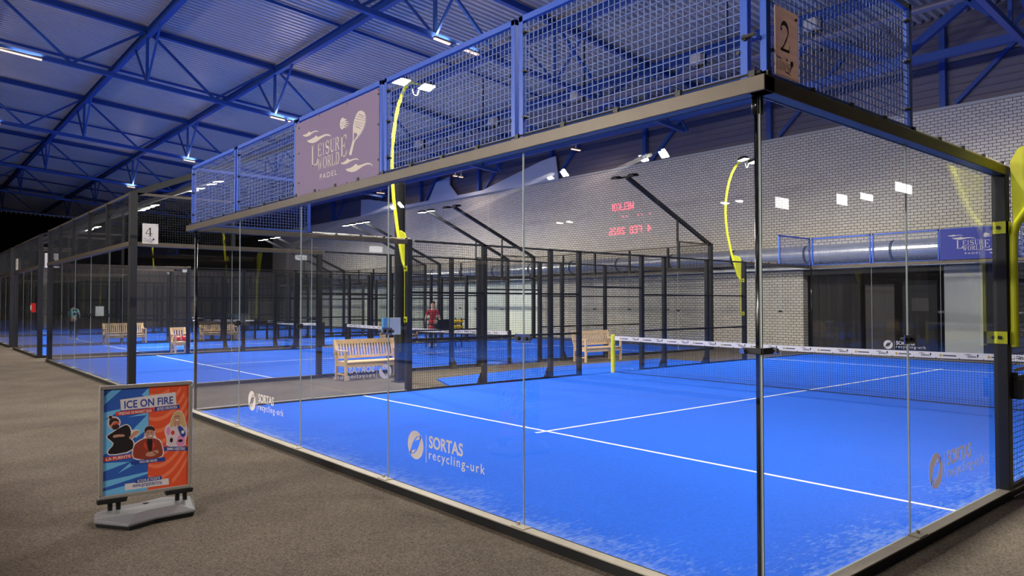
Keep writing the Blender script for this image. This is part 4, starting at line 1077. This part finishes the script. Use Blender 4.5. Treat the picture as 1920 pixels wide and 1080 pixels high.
# ------------------------------------------------------------------ wooden benches
def bench(label, x, y, L=1.5, rz=0.0, group='wooden benches between the courts', cat='bench'):
    t = thing('wooden_bench', label, cat, (0, 0, 0), group)
    D, H, SH = 0.52, 0.92, 0.43
    for sx in (0, 1):
        x0 = sx*(L-0.06)
        mb = MB(); mb.box(x0, x0+0.06, 0.0, 0.06, 0, 0.66); mb.build('leg', M['teak'], t, bevel=0.004)
        mb = MB(); mb.prism([(D-0.06,0),(D,0),(D,SH),(D+0.12,H),(D+0.06,H),(D-0.06,SH)], 0, x0, x0+0.06); mb.build('leg', M['teak'], t)
        mb = MB(); mb.box(x0-0.005, x0+0.065, -0.03, D+0.03, 0.66, 0.69); mb.build('armrest', M['teak'], t, bevel=0.004)
        mb = MB(); mb.box(x0+0.01, x0+0.05, 0.06, D-0.06, SH-0.11, SH-0.03); mb.box(x0+0.015, x0+0.045, 0.06, D-0.06, 0.12, 0.16); mb.build('side_rail', M['teak'], t)
    mb = MB()
    for k in range(5): mb.box(0.02, L-0.02, -0.01+k*0.105, 0.08+k*0.105, SH-0.03, SH)
    mb.build('seat', M['teak'], t, bevel=0.004)
    mb = MB(); mb.box(0.06, L-0.06, 0.015, 0.045, SH-0.13, SH-0.03); mb.build('front_rail', M['teak'], t)
    bk = MB(); yb = lambda z: D-0.04+(z-SH)*0.245
    bk.bar((0.05, yb(H-0.06), H-0.05), (L-0.05, yb(H-0.06), H-0.05), 0.035, 0.10); bk.bar((0.05, yb(SH+0.08), SH+0.08), (L-0.05, yb(SH+0.08), SH+0.08), 0.035, 0.06)
    b = bk.build('backrest', M['teak'], t)
    mb = MB(); n = max(3, int((L-0.14)/0.072))
    for k in range(n):
        xx = 0.09+(L-0.18)*k/(n-1); mb.bar((xx, yb(SH+0.09), SH+0.09), (xx, yb(H-0.09), H-0.09), 0.014, 0.042, up=(1,0,0))
    mb.build('slat_row', M['teak'], b)
    mb = MB(); mb.box(L*0.62, L*0.62+0.10, 0.008, 0.015, SH-0.115, SH-0.05); mb.build('name_plate', M['silver'], t)
    t.location = (x, y, FZ); t.rotation_euler = (0, 0, rz)
    return t
b1 = bench('pale wooden slatted bench left of centre, partly behind the near court glass', 4.18, 12.90, 1.62)
for (x, y, lab) in ((12.05, 12.90, 'pale wooden slatted bench behind the yellow net post'),
                    (3.2, 32.5, 'pale wooden bench seen through the glass left of the tall black post'),
                    (7.2, 32.5, 'pale wooden bench far behind the second court net'),
                    (12.2, 24.7, 'pale wooden bench beyond the second court, beside the foam roller rack')):
    c = copy_tree(b1, None, (x, y, FZ)); c['label'] = lab
ch = bench('narrow wooden seat holding red bags between the second and third courts', 3.85, 24.85, 0.52, 0.0, None, 'chair')
ch.name = 'wooden_chair'
for (x, z, lab) in ((3.98, 0.43+FZ, 'left red sports bag on the narrow wooden seat'), (4.24, 0.43+FZ, 'right red sports bag on the narrow wooden seat')):
    t = thing('sports_bag', lab, 'bag', (x, 25.0, z), 'red bags on the wooden seat')
    mb = MB(); mb.tube([(x-0.10, 25.05, z+0.10), (x-0.07, 25.05, z+0.11), (x+0.07, 25.05, z+0.11), (x+0.10, 25.05, z+0.10)], [0.05, 0.10, 0.10, 0.05], 12); mb.build('body', M['red'], t)
    mb = MB(); mb.tube([(x+0.07*math.cos(a), 25.05, z+0.19+0.06*math.sin(a)) for a in [PI*k/8 for k in range(9)]], 0.008, 6); mb.build('handle', M['black'], t)

# ------------------------------------------------------------------ rack of foam rollers
t = thing('roller_rack', 'black equipment rack with yellow foam rollers and red ends behind the second court mesh', 'equipment rack', (12.7, 21.4, 0))
mb = MB(); x0, x1, yq = 12.1, 13.5, 21.3
for x in (x0, x1):
    for y in (yq-0.2, yq+0.2): mb.box(x-0.02, x+0.02, y-0.02, y+0.02, 0, 1.15)
for z in (0.25, 0.70, 0.92): mb.box(x0, x1, yq-0.2, yq+0.2, z-0.015, z+0.015)
mb.box(x0+0.25, x1-0.45, yq-0.22, yq-0.20, 0.66, 1.10); mb.build('frame', M['black'], t)
for z in (0.80, 1.02):
    pts = []; rs = []
    for k in range(25): pts.append((13.1+0.5*k/24, yq-0.16, z)); rs.append(0.075 if k % 2 else 0.062)
    mb = MB(); mb.tube(pts, rs, 12); mb.build('foam_roller', M['foam_yellow'], t)
    mb = MB(); mb.tube([(12.0, yq-0.16, z), (12.05, yq-0.16, z), (12.15, yq-0.16, z), (12.2, yq-0.16, z)], [0.05, 0.09, 0.09, 0.05], 12); mb.build('red_end', M['red'], t)

t = thing('hall_column', 'black steel column just behind the post with yellow clamps, left of centre', 'column', (5.06, 12.0, FZ))
mb = MB(); mb.box(4.97, 4.99, 11.92, 12.08, FZ, 4.48); mb.box(5.13, 5.15, 11.92, 12.08, FZ, 4.48); mb.box(4.99, 5.13, 11.985, 12.015, FZ, 4.48); mb.build('shaft', M['dark_frame'], t)
mb = MB(); mb.box(4.92, 5.20, 11.86, 12.14, FZ, FZ+0.02); mb.build('foot_plate', M['dark_frame'], t)
# notice box on the side mesh beside the curved yellow lamp
t = thing('notice_box', 'white and pale blue notice box fixed near the black post left of centre', 'notice', (3.6, 10.1, 1.15))
mb = MB(); mb.box(3.62, 3.86, 10.02, 10.10, 1.13, 1.46); mb.build('sheet', M['paper'], t)
mb = MB(); mb.box(3.48, 3.62, 10.02, 10.10, 1.18, 1.46); mb.build('leaflet', M['paper_blue'], t)
# red box on the third court post
t = thing('alarm_box', 'small red and white box on the black post at far left', 'alarm box', (-0.08, 26.55, 1.5))
mb = MB(); mb.box(-0.17, -0.075, 26.35, 26.75, 1.45, 1.75); mb.build('case', M['red'], t, bevel=0.01)
mb = MB(); mb.box(-0.175, -0.168, 26.56, 26.72, 1.52, 1.70); mb.build('label_plate', M['paper'], t)
t = thing('notice_sheet', 'white notice sheet hanging behind the glass left of the tall black post', 'poster', (3.0, 33.43, 1.2))
mb = MB(); mb.box(3.0, 3.32, 33.42, 33.43, 1.2, 1.62); mb.build('sheet', M['paper'], t)
# string of hooks across the dark end
t = thing('curtain_track', 'thin cable with small hooks across the dark far end of the hall', 'curtain track', (2.0, 60, 8.2))
mb = MB(); mb.tube([(1.0, 60, 8.35), (4.5, 60, 8.2), (9.5, 60, 8.12)], 0.012, 6); mb.build('cable', M['silver'], t)
mb = MB()
for k in range(28): x = 1.2+0.29*k; mb.bar((x, 60, 8.34-0.024*k/0.9*0.3), (x, 60, 8.16-0.024*k/0.9*0.3), 0.012, 0.012)
mb.build('hook_row', M['silver'], t)

# ------------------------------------------------------------------ poster stand
PX0, PX1, PYL, PYR, PZ0, PZ1 = -2.41, -1.706, 4.44, 4.394, 0.154, 1.072
fu = Vector((PX1-PX0, PYR-PYL, 0)).normalized(); fn = Vector((fu.y, -fu.x, 0)); PW = (Vector((PX1, PYR, 0))-Vector((PX0, PYL, 0))).length; PH = PZ1-PZ0
t = thing('poster_stand', 'aluminium poster stand on a grey base, orange and blue concert poster', 'poster stand', ((PX0+PX1)/2, (PYL+PYR)/2, FZ))
FO = Vector((PX0, PYL, PZ0))
def FB(mb, a0, a1, b0, b1, n0, n1, mi=0):
    P = lambda a, b, n: tuple(FO + fu*a + fn*n + Vector((0, 0, b)))
    v = [P(a0,b0,n0),P(a1,b0,n0),P(a1,b0,n1),P(a0,b0,n1),P(a0,b1,n0),P(a1,b1,n0),P(a1,b1,n1),P(a0,b1,n1)]
    mb.add(v, [(0,3,2,1),(4,5,6,7),(0,1,5,4),(1,2,6,5),(2,3,7,6),(3,0,4,7)], mi)
fw = 0.032
mb = MB(); FB(mb, 0, PW, 0, fw, -0.016, 0.016); FB(mb, 0, PW, PH-fw, PH, -0.016, 0.016); FB(mb, 0, fw, fw, PH-fw, -0.016, 0.016); FB(mb, PW-fw, PW, fw, PH-fw, -0.016, 0.016)
mb.build('frame', M['silver'], t, bevel=0.007)
mb = MB(); FB(mb, fw-0.01, PW-fw+0.01, fw-0.01, PH-fw+0.01, -0.006, 0.004); pb = mb.build('poster', M['paper'], t)
pm = {n: mat('poster ' + n, c, 0.5) for n, c in dict(blue=(46, 92, 178), sky=(112, 186, 232), navy=(36, 66, 150), orange=(232, 84, 46), orange2=(246, 124, 82), white=(226, 214, 212), red=(214, 66, 44),
      black=(30, 22, 24), skin=(196, 140, 116), brown=(56, 34, 28), rust=(150, 58, 40), blond=(206, 168, 112), pink=(226, 140, 186), cream=(224, 200, 206)).items()}
PN = list(pm); PI_ = {n: i for i, n in enumerate(PN)}; PMATS = [pm[n] for n in PN]
pw, ph = PW-2*fw, PH-2*fw
def PXY(x, y):
    u = (x-103)/615.0; top = 108-40*u; bot = 968-98*u
    return (fw+u*pw, fw+(1-(y-top)/(bot-top))*ph)
def flat(): return Flat(FO+fn*0.004, fu, (0, 0, 1), fn, 0.0006)
F = flat(); Q = lambda pts, c, l=0.0: F.poly([PXY(*p) for p in pts], PI_[c], l)
Q([(103,108),(422,87),(418,918),(103,968)], 'blue'); Q([(422,87),(718,68),(718,870),(418,918)], 'orange')
for s in ([(104,165),(160,108),(228,104),(104,232)], [(420,92),(420,180),(368,150)], [(104,292),(220,262),(215,282),(104,350)], [(104,352),(160,330),(190,560),(104,640)], [(270,330),(419,288),(419,312)],
          [(300,440),(419,300),(419,420),(330,500)], [(104,702),(290,690),(104,772)], [(290,700),(322,712),(203,787)], [(104,850),(418,770),(418,787),(104,905)], [(104,930),(260,882),(418,898),(418,915),(104,966)]):
    Q(s, 'sky', 0.0003)
for k in range(9):
    y0 = 150+k*95; pts = []
    for i in range(11):
        f = i/10; pts.append((424+292*f, y0+70*math.sin(f*1.5)-330*f*f))
    A = [(x, y-13-9*i/10) for i, (x, y) in enumerate(pts)]; B = [(x, y+13+9*i/10) for i, (x, y) in enumerate(pts)]
    for i in range(10):
        q = [A[i], B[i], B[i+1], A[i+1]]
        if all(78 < p[1] < 895-24*((p[0]-420)/300) for p in q): Q(q, 'orange2', 0.0003)
F.build('background_print', PMATS, pb)
def soft(p, it=1):
    for _ in range(it):
        n = len(p); p = [q for i in range(n) for q in ((0.75*p[i][0]+0.25*p[(i+1)%n][0], 0.75*p[i][1]+0.25*p[(i+1)%n][1]), (0.25*p[i][0]+0.75*p[(i+1)%n][0], 0.25*p[i][1]+0.75*p[(i+1)%n][1]))]
    return p
def bar_text(poly, col, txt, tcol, m=0.06, ch=0.62):
    global F
    F = flat(); Q(poly, col, 0.0009)
    p = [PXY(*q) for q in poly]; bl, br, tl = p[3], p[2], p[0]
    L = lambda a, b, f: (a[0]+(b[0]-a[0])*f, a[1]+(b[1]-a[1])*f)
    h = tl[1]-bl[1]; s, e = L(bl, br, m), L(bl, br, 1-m); dy = h*(1-ch)/2
    F.text(txt, (s[0], s[1]+dy), (e[0], e[1]+dy), h*ch, PI_[tcol], 0.0012, bold=0.02)
    F.build('printed_caption', PMATS, pb)
bar_text([(216,188),(618,128),(626,230),(222,276)], 'white', 'ICE ON FIRE', 'navy', 0.06, 0.7)
bar_text([(185,288),(455,255),(458,290),(187,320)], 'red', 'VRIJDAG 20 MAART 2026', 'white')
bar_text([(462,250),(648,230),(650,262),(464,284)], 'navy', 'IJSTIJD DRONTEN', 'white', 0.1)
bar_text([(104,657),(300,628),(310,657),(106,692)], 'red', 'LA FUENTE', 'white', 0.08)
bar_text([(295,686),(543,652),(545,684),(296,717)], 'navy', 'WOLTER KROES', 'white', 0.24)
bar_text([(533,570),(715,567),(715,600),(535,604)], 'navy', 'EMMA HEESTERS', 'white', 0.12)
bar_text([(327,833),(517,802),(520,833),(330,866)], 'navy', 'SCOOR JE TICKETS', 'white', 0.07)
bar_text([(255,870),(572,822),(575,872),(257,922)], 'white', 'WWW.IJSTIJDEVENTS.NL', 'navy', 0.16, 0.5)
def D(x, y, rx, ry, c, l, rot=0):
    a, b = PXY(x, y), PXY(x+rx, y); d = PXY(x, y+ry); F.disc(a[0], a[1], b[0]-a[0], a[1]-d[1], PI_[c], l, 24, rot)
F = flat()
Q(soft([(112,490),(165,445),(205,410),(262,382),(288,400),(305,440),(330,428),(357,434),(354,468),(322,492),(302,510),(324,530),(312,612),(150,645),(119,615),(174,550),(148,520)]), 'white', 0.0004)
D(176,376,45,52,'white',0.0004); D(150,330,18,18,'white',0.0004)
Q(soft([(120,488),(170,450),(215,416),(258,390),(282,404),(296,452),(286,500),(316,535),(304,604),(154,636),(128,612),(180,548),(156,520)]), 'black', 0.0006)
D(175,378,37,46,'skin',0.0008); Q(soft([(140,378),(145,345),(180,335),(208,352),(210,368),(170,358),(150,400)]), 'brown', 0.001); D(186,408,26,22,'brown',0.001); D(150,330,13,14,'brown',0.001)
Q(soft([(165,384),(212,364),(214,376),(168,398)]), 'red', 0.0012); Q(soft([(166,480),(196,468),(252,470),(250,488),(205,490),(172,498)]), 'skin', 0.0008); Q(soft([(276,498),(310,450),(330,440),(352,438),(350,462),(318,486),(292,512)]), 'skin', 0.0008)
F.build('printed_figure', PMATS, pb)
F = flat()
Q(soft([(300,660),(306,556),(346,518),(394,494),(386,420),(420,396),(464,404),(470,494),(516,516),(540,622),(516,662),(420,684),(346,680)]), 'white', 0.0005)
Q(soft([(307,655),(314,560),(352,525),(400,499),(460,498),(510,522),(531,620),(510,655),(420,674),(352,670)]), 'rust', 0.0007)
Q(soft([(404,500),(452,500),(446,612),(424,614)]), 'black', 0.0009); D(430,462,33,44,'skin',0.0011); Q(soft([(394,470),(389,428),(408,404),(440,400),(464,416),(466,448),(452,436),(418,432),(402,446)]), 'brown', 0.0013)
D(440,628,40,20,'skin',0.0011); D(474,612,22,16,'skin',0.0011); Q(soft([(418,480),(448,474),(446,486),(426,490)]), 'white', 0.0013); D(418,456,4,4,'brown',0.0013); D(443,454,4,4,'brown',0.0013); Q([(452,520),(470,560),(448,600)], 'red', 0.0009); Q([(396,522),(384,562),(416,602)], 'red', 0.0009)
F.build('printed_figure', PMATS, pb)
F = flat()
Q(soft([(538,430),(552,398),(578,380),(590,330),(608,290),(640,272),(672,288),(690,330),(700,380),(720,430),(714,470),(700,500),(699,572),(548,572),(556,505),(540,470)]), 'white', 0.0004)
Q(soft([(546,432),(558,402),(590,390),(660,386),(694,392),(712,432),(706,466),(692,500),(692,565),(556,565),(564,500),(548,468)]), 'cream', 0.0006)
Q(soft([(640,470),(668,480),(692,470),(692,565),(622,565)]), 'pink', 0.0008); Q(soft([(632,402),(660,398),(700,452),(694,486),(668,492),(648,450)]), 'navy', 0.001); Q(soft([(548,440),(566,404),(584,420),(574,480),(556,470)]), 'pink', 0.0008)
Q(soft([(574,402),(588,360),(596,322),(610,292),(638,278),(666,290),(682,324),(690,366),(704,404),(678,418),(660,380),(606,380),(598,420)]), 'blond', 0.0009)
D(632,336,23,36,'skin',0.0011); Q(soft([(608,330),(612,302),(638,290),(660,306),(658,326),(640,308),(620,312)]), 'blond', 0.0013); Q(soft([(618,350),(646,346),(640,360),(624,362)]), 'white', 0.0013)
D(622,326,4,4,'brown',0.0013); D(642,324,4,4,'brown',0.0013); D(618,384,12,24,'skin',0.0012); D(644,382,12,24,'skin',0.0012)
D(600,456,14,18,'red',0.0009); D(590,516,12,20,'black',0.0009); D(658,520,18,12,'black',0.001); D(676,450,12,14,'white',0.0012)
F.build('printed_figure', PMATS, pb)
# feet of the frame and the weighted base
for a in (0.0, PW-0.20):
    mb = MB(); P = lambda x, n, z: tuple(FO + fu*x + fn*n + Vector((0, 0, z)))
    v = [P(a-0.01,-0.035,-0.03),P(a+0.20,-0.035,-0.03),P(a+0.20,0.035,-0.03),P(a-0.01,0.035,-0.03),P(a-0.01,-0.03,0.006),P(a+0.21,-0.03,0.006),P(a+0.21,0.03,0.006),P(a-0.01,0.03,0.006)]
    mb.add(v, [(0,3,2,1),(4,5,6,7),(0,1,5,4),(1,2,6,5),(2,3,7,6),(3,0,4,7)]); mb.build('foot_bracket', M['black'], t, bevel=0.004)
    for q in (0.085, 0.145):
        mb = MB(); p = P(a+q, 0, 0); z0, z1 = 0.06, PZ0-0.028; n = 48
        mb.tube([(p[0], p[1], z0), (p[0], p[1], z1)], 0.015, 10)
        for k in range(9): zz = z0+(z1-z0)*k/9; mb.tube([(p[0], p[1], zz), (p[0], p[1], zz+0.005)], 0.0185, 10)
        mb.build('spring', M['black'], t)
c0 = FO + fu*(PW/2); c0.z = 0
hx, hy = 0.367, 0.306
out = [(-hx-0.04, 0.0), (-hx+0.10, -hy), (-0.05, -hy+0.045), (hx-0.10, -hy), (hx+0.04, 0.0), (hx-0.06, hy*0.8), (0, hy*0.62), (-hx+0.06, hy*0.8)]
bu = Vector((0.985, 0.17, 0)); bv = Vector((-0.17, 0.985, 0))
def BP(p, z, k=1.0): q = c0 + bu*p[0]*k + bv*p[1]*k; return (q.x, q.y, z+FZ)
mb = MB(); n = len(out)
mb.add([BP(p, 0.0, 0.94) for p in out] + [BP(p, 0.03, 0.97) for p in out], [tuple(range(n-1,-1,-1)), tuple(range(n, 2*n))] + [(i,(i+1)%n,n+(i+1)%n,n+i) for i in range(n)]); mb.build('base_skirt', M['rubber_and_shade'], t)
mb = MB(); rim = [BP(p, 0.03) for p in out]; rim2 = [BP(p, 0.055) for p in out]; tops = [BP((p[0], p[1]), 0.098, 0.62 if abs(p[1]) > 0.1 else 0.9) for p in out]
vs = rim + rim2 + tops
fs = [tuple(range(n-1,-1,-1)), tuple(2*n+i for i in range(n))]
for r in range(2): fs += [(r*n+i, r*n+(i+1)%n, (r+1)*n+(i+1)%n, (r+1)*n+i) for i in range(n)]
mb.add(vs, fs); mb.build('base', M['plate'], t, bevel=0.012)
mb = MB(); q = BP((0.02, 0.06), 0.098); mb.tube([q, (q[0], q[1], q[2]+0.006)], 0.022, 14); mb.build('filler_cap', M['black'], t)

# ------------------------------------------------------------------ people (far behind the glass)
def skin_tree(verts, edges, name, m, parent, levels=1):
    """verts: (x, y, z, radius) -> one continuous skinned body mesh"""
    off = wpos(parent)
    me = bpy.data.meshes.new(name); me.from_pydata([(v[0]-off.x, v[1]-off.y, v[2]-off.z) for v in verts], edges, [])
    o = bpy.data.objects.new(name, me); COL.objects.link(o); o.parent = parent
    me.materials.append(m)
    o.modifiers.new('skin', 'SKIN'); sub = o.modifiers.new('sub', 'SUBSURF'); sub.levels = levels; sub.render_levels = levels
    sl = me.skin_vertices[0] if me.skin_vertices else None
    if sl is None:
        bm = bmesh.new(); bm.from_mesh(me); bm.verts.layers.skin.verify(); bm.to_mesh(me); bm.free(); sl = me.skin_vertices[0]
    for i, v in enumerate(verts): sl.data[i].radius = (v[3], v[3] if len(v) < 5 else v[4])
    sl.data[0].use_root = True
    return o
def person(label, x, y, rz, shirt, trousers, arms):
    t = thing('person', label, 'person', (x, y, 0))
    c, s = math.cos(rz), math.sin(rz)
    W = lambda v: (x+v[0]*c-v[1]*s, y+v[0]*s+v[1]*c, v[2]) + tuple(v[3:])
    b = [(0,0,0.98,0.13,0.10),(0,0,1.12,0.12,0.095),(0,0,1.32,0.15,0.10),(0,0,1.44,0.13,0.085),(0,0.01,1.52,0.055),(0,0.015,1.58,0.075),(0,0.015,1.67,0.095),(0,0.01,1.75,0.06)]
    e = [(0,1),(1,2),(2,3),(3,4),(4,5),(5,6),(6,7)]
    for sd in (-1, 1):
        i = len(b); b += [(sd*0.10,0,0.90,0.085),(sd*0.11,0.02,0.50,0.058),(sd*0.115,-0.01,0.10,0.038),(sd*0.12,0.10,0.04,0.035),(sd*0.12,0.17,0.03,0.025)]
        e += [(0,i),(i,i+1),(i+1,i+2),(i+2,i+3),(i+3,i+4)]
        i = len(b); A = arms[0 if sd < 0 else 1]
        b += [(sd*0.19,0,1.42,0.055)] + [(sd*a[0],a[1],a[2],r) for a, r in zip(A, (0.042,0.030,0.034))]
        e += [(3,i),(i,i+1),(i+1,i+2),(i+2,i+3)]
        hx, hy, hz = A[2]
        for k in range(4):
            j = len(b); b += [(sd*(hx-0.025+0.017*k), hy+0.045, hz-0.03-0.004*(k % 2), 0.010), (sd*(hx-0.025+0.017*k), hy+0.055, hz-0.06, 0.008)]; e += [(i+3, j), (j, j+1)]
        j = len(b); b += [(sd*(hx-0.045), hy+0.03, hz+0.005, 0.011), (sd*(hx-0.05), hy+0.06, hz-0.01, 0.009)]; e += [(i+3, j), (j, j+1)]
    body = skin_tree([W(v) for v in b], e, 'body', M['skin'], t)
    sv = [(0,0,1.02,0.155,0.125),(0,0,1.14,0.14,0.115),(0,0,1.32,0.17,0.12),(0,0,1.45,0.12,0.09)]; se = [(0,1),(1,2),(2,3)]
    for sd in (-1, 1):
        A = arms[0 if sd < 0 else 1]; i = len(sv); m_ = tuple(0.4*p+0.6*q for p, q in zip((0.19,0,1.42), A[0]))
        sv += [(sd*0.19,0,1.42,0.068),(sd*m_[0],m_[1],m_[2],0.062)]; se += [(3,i),(i,i+1)]
    skin_tree([W(v) for v in sv], se, 'shirt', shirt, t)
    tv = [(0,0,0.98,0.15,0.12)]; te = []
    for sd in (-1, 1):
        i = len(tv); tv += [(sd*0.10,0,0.88,0.10),(sd*0.11,0.02,0.50,0.075),(sd*0.115,-0.01,0.13,0.058)]; te += [(0,i),(i,i+1),(i+1,i+2)]
    skin_tree([W(v) for v in tv], te, 'trousers', trousers, t)
    skin_tree([W(v) for v in [(0,-0.02,1.70,0.10),(0,-0.03,1.76,0.075),(0,-0.075,1.62,0.05)]], [(0,1),(0,2)], 'hair', M['hair'], t)
    for sd in (-1, 1):
        skin_tree([W(v) for v in [(sd*0.117,-0.03,0.05,0.048),(sd*0.12,0.08,0.045,0.048),(sd*0.12,0.18,0.035,0.036)]], [(0,1),(1,2)], 'shoe', M['shoes'], t)
        mb = MB(); p = W((sd*0.035, 0.103, 1.665)); mb.tube([(p[0]-0.006*-s*0-0.0, p[1], p[2]-0.006), (p[0], p[1], p[2]+0.006)], 0.009, 8); mb.build('eye', M['black'], t)
    return t
person('person in a red shirt standing behind the foam roller rack in the second court', 12.75, 22.0, 2.6, M['shirt_red'], M['trousers'],
       (((0.27,0.02,1.15),(0.28,0.12,0.95),(0.28,0.16,0.90)), ((0.27,0.0,1.15),(0.27,0.10,0.93),(0.27,0.14,0.88))))
person('person in a pale green shirt holding a ball, seen through glass at far left', 2.95, 38.1, -0.6, M['shirt_mint'], M['trousers'],
       (((0.26,0.05,1.16),(0.16,0.26,1.08),(0.10,0.31,1.07)), ((0.26,0.05,1.16),(0.16,0.26,1.08),(0.10,0.31,1.07))))
